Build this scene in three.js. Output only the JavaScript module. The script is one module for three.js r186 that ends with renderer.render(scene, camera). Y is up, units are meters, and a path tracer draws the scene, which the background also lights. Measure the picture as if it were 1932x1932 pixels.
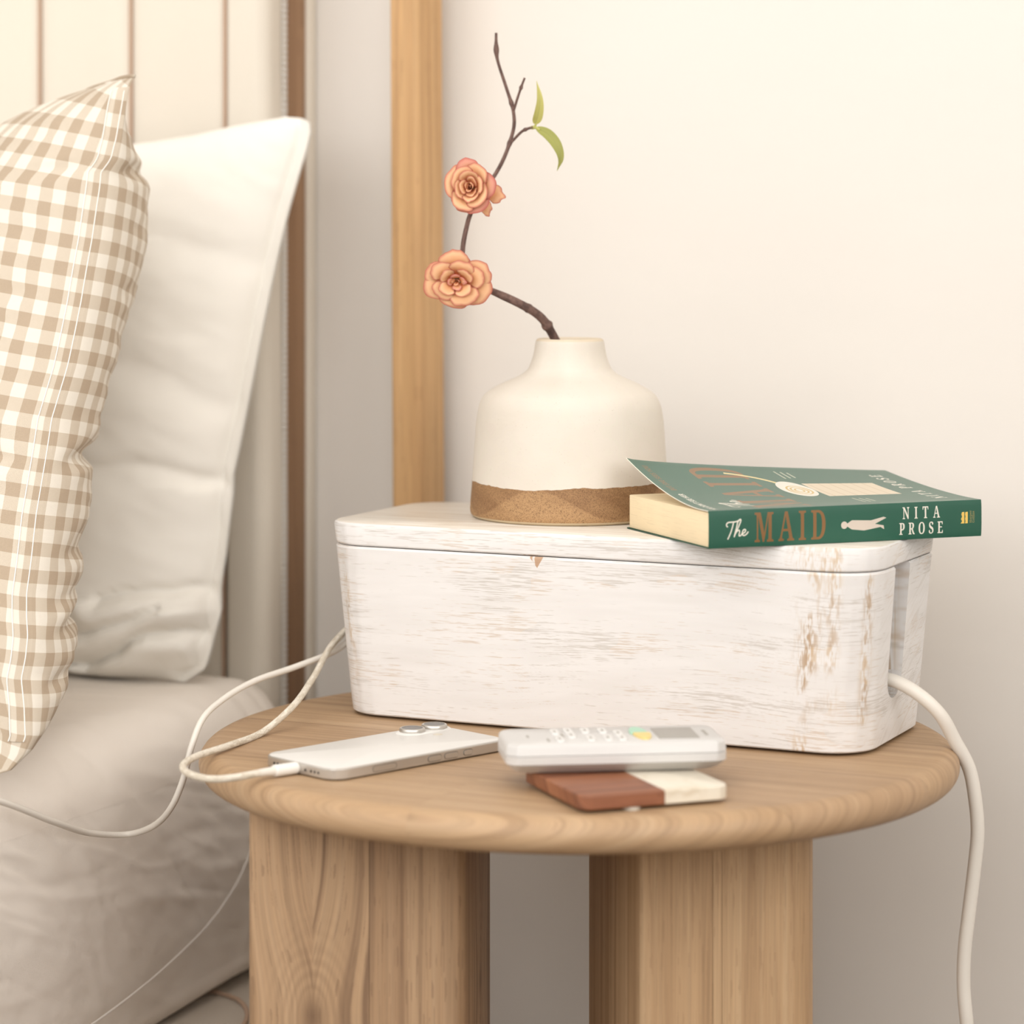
import * as THREE from 'three';
import { mergeGeometries, mergeVertices, toCreasedNormals } from 'three/addons/utils/BufferGeometryUtils.js';
import { RectAreaLightUniformsLib } from 'three/addons/lights/RectAreaLightUniformsLib.js';
import { Brush, Evaluator, SUBTRACTION } from 'three-bvh-csg';

// ---------------------------------------------------------------- camera, sky, light, exposure
const scene = new THREE.Scene();
const camera = new THREE.PerspectiveCamera(21.043, 1, 0.05, 60);
camera.position.set(0, 0.8414, 0);
camera.lookAt(0, 0.8414, -1);
camera.setViewOffset(1932, 1932, 0, 546, 1932, 1932);     // shift lens: the horizon lies high in the frame
camera.focus = 1.84;
camera.userData.fStop = 4.4;
camera.updateProjectionMatrix();
const renderer = new THREE.WebGLRenderer({ antialias: true });
renderer.toneMapping = THREE.LinearToneMapping;
renderer.toneMappingExposure = 0.515;
renderer.shadowMap.enabled = true;
scene.background = new THREE.Color(0.95, 0.93, 0.9);
RectAreaLightUniformsLib.init();

// the room stands turned by 25 degrees: a runs along the back wall to the right, b runs into the wall
const TURN = THREE.MathUtils.degToRad(25), C25 = Math.cos(TURN), S25 = Math.sin(TURN);
const ORG = [-0.130, -1.905];
const RM = (a, y, b) => new THREE.Vector3(ORG[0] + a * C25 + b * S25, y, ORG[1] + a * S25 - b * C25);
const WALL_B = 0.31, LEFT_A = -2.7, RIGHT_A = 2.3, FRONT_B = -2.6, CEIL = 2.6;

function unseenWindowLight(a, b, y, w, h, faceA, faceB, power, down = 0) {        // area light at a window or roof opening out of view
  const l = new THREE.RectAreaLight(new THREE.Color(1.0, 0.992, 0.978), power, w, h);
  l.position.copy(RM(a, y, b));
  l.lookAt(RM(a + faceA, y - down, b + faceB)); if (down) l.rotation.set(-Math.PI / 2, 0, TURN);
  scene.add(l);
}
unseenWindowLight(-0.10, FRONT_B + 0.03, 1.70, 3.8, 1.5, 0, 1, 5.3);  // unseen front window, main light from behind the camera
unseenWindowLight(LEFT_A + 0.03, -1.3, 1.7, 1.6, 1.4, 1, 0, 1.5);  // unseen left window, weak light from the left
unseenWindowLight(RIGHT_A - 0.03, -1.5, 1.6, 1.6, 1.4, -1, 0, 7.5);  // unseen right window, placed to brighten the bed side and pillow
unseenWindowLight(-0.35, -1.80, CEIL - 0.02, 3.0, 1.4, 0, 0, 3.2, 1);  // unseen roof window, placed to light the bed top from above

// ---------------------------------------------------------------- helpers
const taken = new Map();
function numbered(n) { const k = taken.get(n) || 0; taken.set(n, k + 1); return k ? n + '_' + String(k).padStart(3, '0') : n; }
function shade(o) { o.traverse((m) => { if (m.isMesh) { m.castShadow = true; m.receiveShadow = true; } }); return o; }
function thing(name, label, category, group) {
  const o = new THREE.Group(); o.name = numbered(name); o.userData = { label, category };
  if (group) o.userData.group = group; scene.add(o); return o;
}
function part(name, geo, mat, parent, label) {
  const m = new THREE.Mesh(geo, mat); m.name = name; m.castShadow = true; m.receiveShadow = true;
  if (label) m.userData.label = label; parent.add(m); return m;
}
function struct(name, geo, mat, label, category) {
  const m = part(name, geo, mat, scene, label); m.userData.kind = 'structure'; m.userData.category = category; return m;
}
function rng(seed) { let s = seed >>> 0; return () => { s = (s + 0x6D2B79F5) >>> 0; let t = s; t = Math.imul(t ^ (t >>> 15), t | 1); t ^= t + Math.imul(t ^ (t >>> 7), t | 61); return ((t ^ (t >>> 14)) >>> 0) / 4294967296; }; }
function h2(x, y, s) { let h = Math.imul(x, 374761393) + Math.imul(y, 668265263) + Math.imul(s, 2147483647 ^ 0x5bd1e995) | 0; h = Math.imul(h ^ (h >>> 13), 1274126177); h ^= h >>> 16; return (h >>> 0) / 4294967296; }
function vn(x, y, s = 0) {
  const xi = Math.floor(x), yi = Math.floor(y); let fx = x - xi, fy = y - yi; fx = fx * fx * (3 - 2 * fx); fy = fy * fy * (3 - 2 * fy);
  const a = h2(xi, yi, s), b = h2(xi + 1, yi, s), c = h2(xi, yi + 1, s), d = h2(xi + 1, yi + 1, s);
  return a + (b - a) * fx + (c - a) * fy + (a - b - c + d) * fx * fy;
}
function fbm(x, y, s = 0, o = 4) { let v = 0, a = 0.5, t = 0; for (let i = 0; i < o; i++) { v += a * vn(x, y, s + i * 17); t += a; a *= 0.5; x *= 2.03; y *= 2.03; } return v / t; }
const clamp = (x, a = 0, b = 1) => Math.min(b, Math.max(a, x));
const sstep = (a, b, x) => { const t = clamp((x - a) / (b - a)); return t * t * (3 - 2 * t); };
const mix = (a, b, t) => a + (b - a) * t;
const mix3 = (A, B, t) => [mix(A[0], B[0], t), mix(A[1], B[1], t), mix(A[2], B[2], t)];
function tex(w, h, fn, srgb = true, wrap = true) {                 // fn(u, v) gives sRGB 0..255, v up
  const d = new Uint8Array(w * h * 4);
  for (let j = 0; j < h; j++) for (let i = 0; i < w; i++) {
    const c = fn((i + 0.5) / w, (j + 0.5) / h), k = (j * w + i) * 4;
    d[k] = clamp(c[0], 0, 255); d[k + 1] = clamp(c[1], 0, 255); d[k + 2] = clamp(c[2], 0, 255); d[k + 3] = 255;
  }
  const t = new THREE.DataTexture(d, w, h); t.magFilter = THREE.LinearFilter; t.minFilter = THREE.LinearMipmapLinearFilter; t.generateMipmaps = true;
  if (wrap) t.wrapS = t.wrapT = THREE.RepeatWrapping;
  if (srgb) t.colorSpace = THREE.SRGBColorSpace; t.needsUpdate = true; return t;
}
function repeated(t, x, y) { const c = t.clone(); c.repeat.set(x, y); c.needsUpdate = true; return c; }
const std = (o) => new THREE.MeshStandardMaterial({ roughness: 0.8, side: THREE.DoubleSide, ...o });
function interp(list, x) {                                          // list of [x, y...] sorted by x
  if (x <= list[0][0]) return list[0].slice(1); const n = list.length; if (x >= list[n - 1][0]) return list[n - 1].slice(1);
  let i = 1; while (list[i][0] < x) i++; const p = list[i - 1], q = list[i], t = (x - p[0]) / (q[0] - p[0]);
  return p.slice(1).map((v, k) => mix(v, q[k + 1], t));
}
function grid(nu, nv, fn, uvfn) {                                   // (nu+1) x (nv+1) sheet
  const pos = [], uv = [], idx = [];
  for (let j = 0; j <= nv; j++) for (let i = 0; i <= nu; i++) {
    const p = fn(i / nu, j / nv, i, j); pos.push(p.x ?? p[0], p.y ?? p[1], p.z ?? p[2]);
    const q = uvfn ? uvfn(i / nu, j / nv) : [i / nu, j / nv]; uv.push(q[0], q[1]);
  }
  for (let j = 0; j < nv; j++) for (let i = 0; i < nu; i++) { const a = j * (nu + 1) + i, b = a + 1, c = a + nu + 1, d = c + 1; idx.push(a, b, d, a, d, c); }
  const g = new THREE.BufferGeometry(); g.setAttribute('position', new THREE.Float32BufferAttribute(pos, 3)); g.setAttribute('uv', new THREE.Float32BufferAttribute(uv, 2));
  g.setIndex(idx); g.computeVertexNormals(); return g;
}
function tube(points, radius, radial = 10, seg = 80, ends = true) {   // swept round section, radius a number or f(t)
  const curve = new THREE.CatmullRomCurve3(points.map((p) => p.isVector3 ? p : new THREE.Vector3(...p)), false, 'centripetal');
  const fr = curve.computeFrenetFrames(seg, false), len = curve.getLength(), pos = [], uv = [], idx = [];
  const R = typeof radius === 'function' ? radius : () => radius;
  for (let i = 0; i <= seg; i++) {
    const t = i / seg, c = curve.getPointAt(t), r = R(t);
    for (let j = 0; j <= radial; j++) {
      const a = j / radial * Math.PI * 2, x = Math.cos(a) * r, y = Math.sin(a) * r;
      pos.push(c.x + fr.normals[i].x * x + fr.binormals[i].x * y, c.y + fr.normals[i].y * x + fr.binormals[i].y * y, c.z + fr.normals[i].z * x + fr.binormals[i].z * y);
      uv.push(j / radial, t * len);
    }
  }
  const n = radial + 1;
  for (let i = 0; i < seg; i++) for (let j = 0; j < radial; j++) { const a = i * n + j, b = a + 1, c = a + n, d = c + 1; idx.push(a, b, d, a, d, c); }
  if (ends) for (const e of [0, seg]) {
    const c = curve.getPointAt(e / seg), k = pos.length / 3; pos.push(c.x, c.y, c.z); uv.push(0.5, e ? len : 0);
    for (let j = 0; j < radial; j++) e ? idx.push(e * n + j, e * n + j + 1, k) : idx.push(j + 1, j, k);
  }
  const g = new THREE.BufferGeometry(); g.setAttribute('position', new THREE.Float32BufferAttribute(pos, 3)); g.setAttribute('uv', new THREE.Float32BufferAttribute(uv, 2)); g.setIndex(idx); g.computeVertexNormals(); return g;
}
function rrect(hx, hz, r, arc = 8) {                                 // rounded rectangle in plan, starting at the middle of the front side (+z)
  const p = []; r = Math.min(r, hx, hz);
  const c = [[hx - r, hz - r, 90], [hx - r, -hz + r, 0], [-hx + r, -hz + r, -90], [-hx + r, hz - r, -180]];
  for (const [cx, cz, a0] of c) for (let i = 0; i <= arc; i++) { const a = (a0 - 90 * i / arc) * Math.PI / 180; p.push([cx + Math.cos(a) * r, cz + Math.sin(a) * r]); }
  return p;
}
// stacked rounded rectangles: levels [{y, hx, hz, r, ox, oz}], closed with caps; uv of the sides in metres (perimeter, y), caps planar
function loft(levels, { arc = 8, crease = 0.6, capUV = (x, z) => [x, z], sideUV = (s, y) => [s, y], top = true, bottom = true, per = 0 } = {}) {
  const rings = levels.map((L) => { const q = rrect(L.hx, L.hz, L.r, arc); const out = []; for (let i = 0; i < q.length; i++) { const A = q[i], B = q[(i + 1) % q.length], n = Math.max(1, per ? Math.ceil(Math.hypot(B[0] - A[0], B[1] - A[1]) / per) : 1); out.push(A); } return out.map(([x, z]) => [x + (L.ox || 0), L.y, z + (L.oz || 0)]); });
  const n = rings[0].length, pos = [], uv = [];
  const S = [0]; const ref = rings.reduce((a, b) => Math.abs(b[0][0]) > Math.abs(a[0][0]) ? b : a);
  for (let i = 0; i < n; i++) { const A = ref[i], B = ref[(i + 1) % n]; S.push(S[i] + Math.hypot(A[0] - B[0], A[2] - B[2])); }
  const tri = (A, B, C, a, b, c) => { pos.push(...A, ...B, ...C); uv.push(...a, ...b, ...c); };
  for (let k = 0; k < rings.length - 1; k++) for (let i = 0; i < n; i++) {
    const j = (i + 1) % n, A = rings[k][i], B = rings[k][j], D = rings[k + 1][i], E = rings[k + 1][j];
    const a = sideUV(S[i], A[1]), b = sideUV(S[i + 1], B[1]), d = sideUV(S[i], D[1]), e = sideUV(S[i + 1], E[1]);
    tri(A, B, E, a, b, e); tri(A, E, D, a, e, d);
  }
  for (const [k, on, up] of [[rings.length - 1, top, 1], [0, bottom, -1]]) if (on) {
    const r = rings[k], c = [r.reduce((s, p) => s + p[0], 0) / n, r[0][1], r.reduce((s, p) => s + p[2], 0) / n];
    for (let i = 0; i < n; i++) { const A = r[i], B = r[(i + 1) % n]; up > 0 ? tri(c, A, B, capUV(c[0], c[2]), capUV(A[0], A[2]), capUV(B[0], B[2])) : tri(c, B, A, capUV(c[0], c[2]), capUV(B[0], B[2]), capUV(A[0], A[2])); }
  }
  let g = new THREE.BufferGeometry(); g.setAttribute('position', new THREE.Float32BufferAttribute(pos, 3)); g.setAttribute('uv', new THREE.Float32BufferAttribute(uv, 2));
  return toCreasedNormals(g, crease);
}
function rounded(hx, hz, y0, y1, r, e, n = 3) {                      // levels of a slab with rounded upper and lower edges
  const L = [];
  for (let i = 0; i <= n; i++) { const a = i / n * Math.PI / 2, k = e * (1 - Math.sin(a)); L.push({ y: y0 + e * (1 - Math.cos(a)), hx: hx - k, hz: hz - k, r: Math.max(0.0004, r - k) }); }
  for (let i = n; i >= 0; i--) { const a = i / n * Math.PI / 2, k = e * (1 - Math.sin(a)); L.push({ y: y1 - e * (1 - Math.cos(a)), hx: hx - k, hz: hz - k, r: Math.max(0.0004, r - k) }); }
  return L;
}
function roomBox(a0, a1, y0, y1, b0, b1, e = 0.002) {                // box along the room's axes, edges softened
  const hx = (a1 - a0) / 2, hz = (b1 - b0) / 2, g = loft(rounded(hx, hz, y0, y1, Math.max(e, 0.0005), e, 2), { arc: 3 });
  g.rotateY(-TURN); const c = RM((a0 + a1) / 2, 0, (b0 + b1) / 2); g.translate(c.x, 0, c.z); return g;
}

// ---------------------------------------------------------------- procedural materials
function woodTex(seed, w, h, mm, pal, opt = {}) {                    // grain along v; w x h pixels, mm = pixels per metre
  const { knots = [], streak = 1, band = 1 } = opt;
  return tex(w, h, (u, v) => {
    let x = u * w / mm, y = v * h / mm;                              // metres
    let warp = (fbm(x * 9, y * 1.6, seed + 3, 3) - 0.5) * 0.014, kd = 0;
    for (const [kx, ky, kr] of knots) { const dx = x - kx, dy = (y - ky) * 0.55, d = Math.hypot(dx, dy); warp += Math.sign(dx || 1) * kr * 0.9 * Math.exp(-d * d / (kr * kr * 3)) ; kd = Math.max(kd, Math.exp(-d * d / (kr * kr * 0.12))); const ring = Math.exp(-d * d / (kr * kr * 1.3)); kd = Math.max(kd, ring * 0.4 * (0.5 + 0.5 * Math.sin(d / kr * 26 + fbm(x * 60, y * 60, seed, 2) * 4))); }
    const X = x + warp;
    const growth = fbm(X * 55, y * 1.3, seed + 11, 3), lines = fbm(X * 260, y * 3.2, seed + 23, 3), fib = vn(X * 1900, y * 22, seed + 31), pore = vn(X * 1300, y * 55, seed + 41);
    let c = mix3(pal[0], pal[1], clamp(0.5 + (growth - 0.5) * 2.1 * band));
    c = mix3(c, pal[2], clamp((lines - 0.53) * 3.2) * 0.75 * streak);
    c = mix3(c, pal[3], clamp((0.42 - lines) * 3) * 0.5);
    c = mix3(c, pal[2], pore > 0.82 ? 0.32 * streak : 0);
    const f = 1 + (fib - 0.5) * 0.1; c = [c[0] * f, c[1] * f, c[2] * f];
    return mix3(c, pal[4], clamp(kd) * 0.75);
  });
}
const TEAK = [[184, 153, 119], [172, 140, 106], [142, 112, 83], [196, 168, 136], [112, 88, 66]];
const TEAK2 = [[178, 147, 115], [166, 135, 103], [138, 109, 82], [192, 163, 132], [112, 88, 66]];
const tTop = [11, 57, 93].map((s, i) => woodTex(s, 768, 1024, 2000, i === 1 ? TEAK2 : TEAK, { streak: 0.8, band: 0.6 }));
const tLegA = woodTex(201, 640, 1536, 3000, [[182, 150, 116], [165, 132, 100], [126, 98, 74], [194, 164, 132], [112, 86, 64]], { knots: [[0.052, 0.345, 0.020]], streak: 1.15 });
const tLegB = woodTex(305, 640, 1536, 3000, [[198, 165, 127], [183, 149, 112], [150, 118, 86], [208, 179, 144], [126, 98, 72]], { streak: 0.85 });
const tPost = woodTex(411, 512, 2048, 850, [[205, 164, 116], [186, 145, 100], [158, 119, 79], [216, 180, 134], [150, 112, 76]], { streak: 0.6 });
const tBoard = woodTex(511, 512, 1024, 1500, [[160, 126, 95], [142, 109, 80], [118, 88, 63], [170, 136, 104], [102, 76, 54]], { streak: 0.7 });
const tCoast = woodTex(611, 512, 512, 5000, [[152, 98, 68], [134, 82, 56], [100, 58, 40], [166, 112, 80], [84, 48, 34]], { streak: 0.9 });
const M = {};
M.top = tTop.map((t) => std({ map: t, bumpMap: t, bumpScale: 0.0003, roughness: 0.52 }));
M.legA = std({ map: tLegA, bumpMap: tLegA, bumpScale: 0.0003, roughness: 0.6 });
M.legB = std({ map: tLegB, bumpMap: tLegB, bumpScale: 0.0003, roughness: 0.6 });
M.post = std({ map: tPost, roughness: 0.6 });
M.board = std({ map: tBoard, roughness: 0.7 });
M.coasterWood = std({ map: tCoast, roughness: 0.45 });
const tPlaster = tex(512, 512, (u, v) => { const n = fbm(u * 14, v * 14, 5, 5); const k = 128 + (n - 0.5) * 220; return [k, k, k]; }, false);
M.wall = std({ color: new THREE.Color(0.79, 0.745, 0.69), roughness: 0.9, bumpMap: repeated(tPlaster, 2, 2), bumpScale: 0.0012 });
M.ceil = std({ color: new THREE.Color(0.9, 0.88, 0.85), roughness: 0.95 });  // unseen ceiling, kept pale to bounce more light
M.sideWall = std({ color: new THREE.Color(0.88, 0.86, 0.82), roughness: 0.9 });  // unseen walls, paler than the back wall to bounce more light
M.frameWhite = std({ color: new THREE.Color(0.8, 0.78, 0.74), roughness: 0.5 });
M.glass = new THREE.MeshPhysicalMaterial({ color: 0xffffff, transmission: 1, thickness: 0, roughness: 0.02, ior: 1.5 });
const tWeave = tex(256, 256, (u, v) => { const k = 128 + 60 * Math.sin(u * Math.PI * 2 * 32) * Math.sign(Math.sin(v * Math.PI * 2 * 32)) * 0.5 + 50 * Math.sin(v * Math.PI * 64) * 0.5 + (vn(u * 90, v * 90, 3) - 0.5) * 80; return [k, k, k]; }, false);
const cloth = (r, g, b, rep = 25, o = {}) => new THREE.MeshPhysicalMaterial({ color: new THREE.Color(r, g, b), roughness: 0.95, sheen: 0.25, sheenRoughness: 0.6, sheenColor: new THREE.Color(0.9, 0.86, 0.8), bumpMap: repeated(tWeave, rep, rep), bumpScale: 0.00025, side: THREE.DoubleSide, ...o });
M.linenWhite = cloth(0.90, 0.86, 0.79);
M.sheet = cloth(0.89, 0.815, 0.735);
M.headFabric = cloth(0.74, 0.675, 0.58);
M.baseFabric = cloth(0.56, 0.49, 0.41);
M.cordBrown = std({ color: new THREE.Color(0.50, 0.34, 0.24), roughness: 0.9 });
M.zip = std({ color: new THREE.Color(0.74, 0.71, 0.67), roughness: 0.7 });
M.hem = cloth(0.86, 0.82, 0.75);
const GING = 512;
const tGing = tex(GING, GING, (u, v) => {                            // one repeat: two checks each way, twill where the bands cross white
  const a = u < 0.5, b = v < 0.5, tw = ((u - v) * 26 % 1 + 1) % 1 < 0.5, th = (vn(u * 120, v * 120, 9) - 0.5) * 10;
  const W = [229, 221, 208], T = [180, 161, 139], k = a && b ? T : (a || b) ? (tw ? [194, 178, 157] : [216, 205, 189]) : W;
  return [k[0] + th, k[1] + th, k[2] + th];
});
M.gingham = new THREE.MeshPhysicalMaterial({ map: tGing, roughness: 0.95, sheen: 0.2, sheenRoughness: 0.6, sheenColor: new THREE.Color(0.9, 0.85, 0.78), side: THREE.DoubleSide, bumpMap: tWeave, bumpScale: 0.0002 });
M.thread = std({ color: new THREE.Color(0.9, 0.87, 0.82), roughness: 0.8 });
M.cordWhite = std({ color: new THREE.Color(0.76, 0.71, 0.64), roughness: 0.45 });
M.plug = std({ color: new THREE.Color(0.86, 0.83, 0.78), roughness: 0.35 });
const tBraid = tex(128, 512, (u, v) => { const d = fbm(u * 8, v * 50, 77, 3), g = d > 0.5 ? [205, 194, 176] : [220, 211, 196]; const n = (vn(u * 40, v * 160, 4) - 0.5) * 22; return [g[0] + n, g[1] + n, g[2] + n]; });
M.braid = std({ map: repeated(tBraid, 1, 4), roughness: 0.8 });

// ---------------------------------------------------------------- the room
function wallBox(a0, a1, y0, y1, b0, b1) { const g = new THREE.BoxGeometry(a1 - a0, y1 - y0, b1 - b0); g.rotateY(-TURN); const c = RM((a0 + a1) / 2, (y0 + y1) / 2, (b0 + b1) / 2); g.translate(c.x, c.y, c.z); return g; }
struct('wall_back', wallBox(LEFT_A - 0.12, RIGHT_A + 0.12, 0, CEIL, WALL_B, WALL_B + 0.12), M.wall, 'smooth off-white plaster wall behind the bedside table', 'wall');
const WR = { b0: -2.3, b1: -0.7, y0: 0.9, y1: 2.3 };
struct('wall_right', mergeGeometries([wallBox(RIGHT_A, RIGHT_A + 0.12, 0, CEIL, FRONT_B, WR.b0), wallBox(RIGHT_A, RIGHT_A + 0.12, 0, CEIL, WR.b1, WALL_B), wallBox(RIGHT_A, RIGHT_A + 0.12, 0, WR.y0, WR.b0, WR.b1), wallBox(RIGHT_A, RIGHT_A + 0.12, WR.y1, CEIL, WR.b0, WR.b1)]), M.sideWall, 'unseen off-white plaster wall opposite the bed side with a window opening', 'wall');
const WF = { a0: -2.0, a1: 1.8, y0: 0.95, y1: 2.45 }, WL = { b0: -2.1, b1: -0.5, y0: 1.0, y1: 2.4 };
struct('wall_front', mergeGeometries([wallBox(LEFT_A, WF.a0, 0, CEIL, FRONT_B - 0.12, FRONT_B), wallBox(WF.a1, RIGHT_A, 0, CEIL, FRONT_B - 0.12, FRONT_B), wallBox(WF.a0, WF.a1, 0, WF.y0, FRONT_B - 0.12, FRONT_B), wallBox(WF.a0, WF.a1, WF.y1, CEIL, FRONT_B - 0.12, FRONT_B)]), M.sideWall, 'unseen off-white plaster wall with a wide window opening', 'wall');
struct('wall_left', mergeGeometries([wallBox(LEFT_A - 0.12, LEFT_A, 0, CEIL, FRONT_B, WL.b0), wallBox(LEFT_A - 0.12, LEFT_A, 0, CEIL, WL.b1, WALL_B), wallBox(LEFT_A - 0.12, LEFT_A, 0, WL.y0, WL.b0, WL.b1), wallBox(LEFT_A - 0.12, LEFT_A, WL.y1, CEIL, WL.b0, WL.b1)]), M.sideWall, 'unseen off-white plaster wall beside the bed with a window opening', 'wall');
struct('ceiling', mergeGeometries([wallBox(LEFT_A - 0.12, RIGHT_A + 0.12, CEIL, CEIL + 0.12, FRONT_B - 0.12, -2.5), wallBox(LEFT_A - 0.12, RIGHT_A + 0.12, CEIL, CEIL + 0.12, -1.1, WALL_B + 0.12), wallBox(LEFT_A - 0.12, -1.85, CEIL, CEIL + 0.12, -2.5, -1.1), wallBox(1.15, RIGHT_A + 0.12, CEIL, CEIL + 0.12, -2.5, -1.1)]), M.ceil, 'unseen off-white plaster ceiling with a roof window opening', 'ceiling');
const tFloor = woodTex(701, 512, 1024, 700, [[104, 82, 62], [92, 72, 54], [72, 55, 40], [116, 92, 70], [66, 50, 38]]);  // unseen floor, kept dark to limit bounce under the table
{
  const f = struct('floor', wallBox(LEFT_A - 0.12, RIGHT_A + 0.12, -0.12, -0.012, FRONT_B - 0.12, WALL_B + 0.12), std({ color: new THREE.Color(0.3, 0.24, 0.18), roughness: 0.8 }), 'unseen dark brown wooden floor of long planks', 'floor');
  const fm = std({ map: tFloor, roughness: 0.55 });
  for (let i = 0; i < 25; i++) { const a0 = LEFT_A + i * 0.2, g = roomBox(a0 + 0.001, a0 + 0.199, -0.012, 0, FRONT_B, WALL_B, 0.001); part('plank', g, fm, f); }
}
function windowFrame(name, mk, w, h, label) {  // frames of the out-of-view windows where the area lights sit
  const g = mergeGeometries([[-w / 2 + 0.03, 0, 0.06, h], [w / 2 - 0.03, 0, 0.06, h], [0, h / 2 - 0.03, w, 0.06], [0, -h / 2 + 0.03, w, 0.06], [0, 0, 0.04, h]].map(([x, y, sx, sy]) => { const b = new THREE.BoxGeometry(sx, sy, 0.05); b.translate(x, y, 0); return b; }));
  const m = struct(name, g, M.frameWhite, label, 'window'); mk(m);
  for (const s of [-1, 1]) { const p = part('pane', new THREE.BoxGeometry(w / 2 - 0.08, h - 0.12, 0.004), M.glass, m); p.position.set(s * (w / 4 - 0.005), 0, -0.005); }
}
windowFrame('window_1', (m) => { m.position.copy(RM((WF.a0 + WF.a1) / 2, 1.70, FRONT_B - 0.07)); m.rotation.y = -TURN; }, 3.8, 1.5, 'unseen wide white framed window in the front wall, placed as the main light');
windowFrame('window_2', (m) => { m.position.copy(RM(LEFT_A - 0.07, 1.7, -1.3)); m.rotation.y = -TURN + Math.PI / 2; }, 1.6, 1.4, 'unseen white framed window beside the bed, placed for light from the left');
windowFrame('window_4', (m) => { m.position.copy(RM(RIGHT_A + 0.07, 1.6, -1.5)); m.rotation.y = -TURN - Math.PI / 2; }, 1.6, 1.4, 'unseen white framed window in the right wall, placed to brighten the bed side');
windowFrame('window_3', (m) => { m.position.copy(RM(-0.35, CEIL + 0.07, -1.80)); m.rotation.set(-Math.PI / 2, 0, TURN); }, 3.0, 1.4, 'unseen white framed roof window in the ceiling, placed for light from above');

// ---------------------------------------------------------------- bed: frame with headboard
const MATTRESS_A = -0.134, BED_Y = 0.489;
{
  const bed = thing('bed_frame', 'bed frame with cream channelled fabric headboard and low beige fabric base', 'bed');
  part('base', roomBox(-1.76, -0.088, 0.05, 0.262, -1.75, 0.225, 0.018), M.baseFabric, bed);
  part('base_piping', tube([[-0.165, 0.2630, 0.112], [-0.150, 0.2635, 0.110], [-0.125, 0.2635, 0.098], [-0.100, 0.2615, 0.065], [-0.092, 0.257, 0.02], [-0.0885, 0.245, -0.2], [-0.0885, 0.245, -0.6]].map((p) => RM(p[0], p[1], p[2])), 0.0018, 6, 60), M.cordBrown, bed, 'brown stitched line on the bed base');
  for (const [a, b] of [[-0.16, 0.15], [-1.7, 0.15], [-0.16, -1.65], [-1.7, -1.65]]) part('foot', roomBox(a - 0.025, a + 0.025, 0, 0.05, b - 0.025, b + 0.025, 0.003), M.board, bed);
  const edges = [-0.2164]; for (let i = 1; i <= 17; i++) edges.push(-0.2164 - i * 0.0888);
  const panel = (a0, a1) => {                                         // one stuffed channel, bulging gently between its seams
    const g = grid(14, 60, (s, t) => { const y = mix(0.255, 1.24, t), a = mix(a0, a1, s), k = Math.pow(Math.max(0, 1 - Math.pow(Math.abs(2 * s - 1), 5)), 0.5); return RM(a, y, 0.2300 - 0.0042 * k - 0.0008 * (fbm(a * 30, y * 7, 8, 3) - 0.5)); }, (s, t) => [mix(a0, a1, s), t]);
    const back = grid(1, 1, (s, t) => RM(mix(a0, a1, s), mix(0.255, 1.24, t), 0.262)); return mergeGeometries([g, back]);
  };
  for (let i = 0; i < edges.length - 1; i++) part('fabric_channel', panel(edges[i + 1] + 0.0012, edges[i] - 0.0012), M.headFabric, bed);
  const sec = []; const put = (a, b) => sec.push([a, b]);               // border channel: front, rounded edge, side
  put(-0.2152, 0.2325); put(-0.2135, 0.2275); put(-0.209, 0.2255); put(-0.19, 0.2252); for (let i = 1; i <= 6; i++) { const t = i / 6 * Math.PI / 2; put(-0.19 + 0.0135 * Math.sin(t), 0.2387 - 0.0135 * Math.cos(t)); } put(-0.1765, 0.252); put(-0.1785, 0.2625);
  part('fabric_border', grid(sec.length - 1, 80, (s, t, i) => { const y = mix(0.255, 1.24, t), w = (fbm(y * 5, 3.3, 19, 2) - 0.5) * 0.006 * (i > 4 ? 1 : 0); return RM(sec[i][0] + w, y, sec[i][1]); }, (s, t) => [s * 0.06, t]), M.headFabric, bed, 'cream fabric border along the headboard edge');
  for (const e of edges) part('piping', tube([[e, 0.255], [e - 0.0008, 0.6], [e + 0.0004, 0.9], [e, 1.24]].map(([a, y]) => RM(a, y, 0.2282)), 0.0016, 6, 20), M.cordBrown, bed, 'thin brown piping between fabric channels');
  const z = []; for (let i = 0; i < 200; i++) { const b = roomBox(-0.1764, -0.1752, 0.3 + i * 0.0047, 0.3032 + i * 0.0047, 0.2500, 0.2570, 0.0002); z.push(b); }
  part('zip', mergeGeometries(z), M.zip, bed, 'pale zip along the cushion edge').userData.kind = 'stuff';
  part('back_board', roomBox(-1.76, -0.1795, 0.05, 1.25, 0.2640, 0.2950, 0.002), M.board, bed, 'brown wooden headboard panel');
  part('back_cover', roomBox(-1.76, -0.1770, 0.05, 1.25, 0.2955, 0.3085, 0.003), M.headFabric, bed, 'beige backing strip behind the wooden panel');
}
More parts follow.
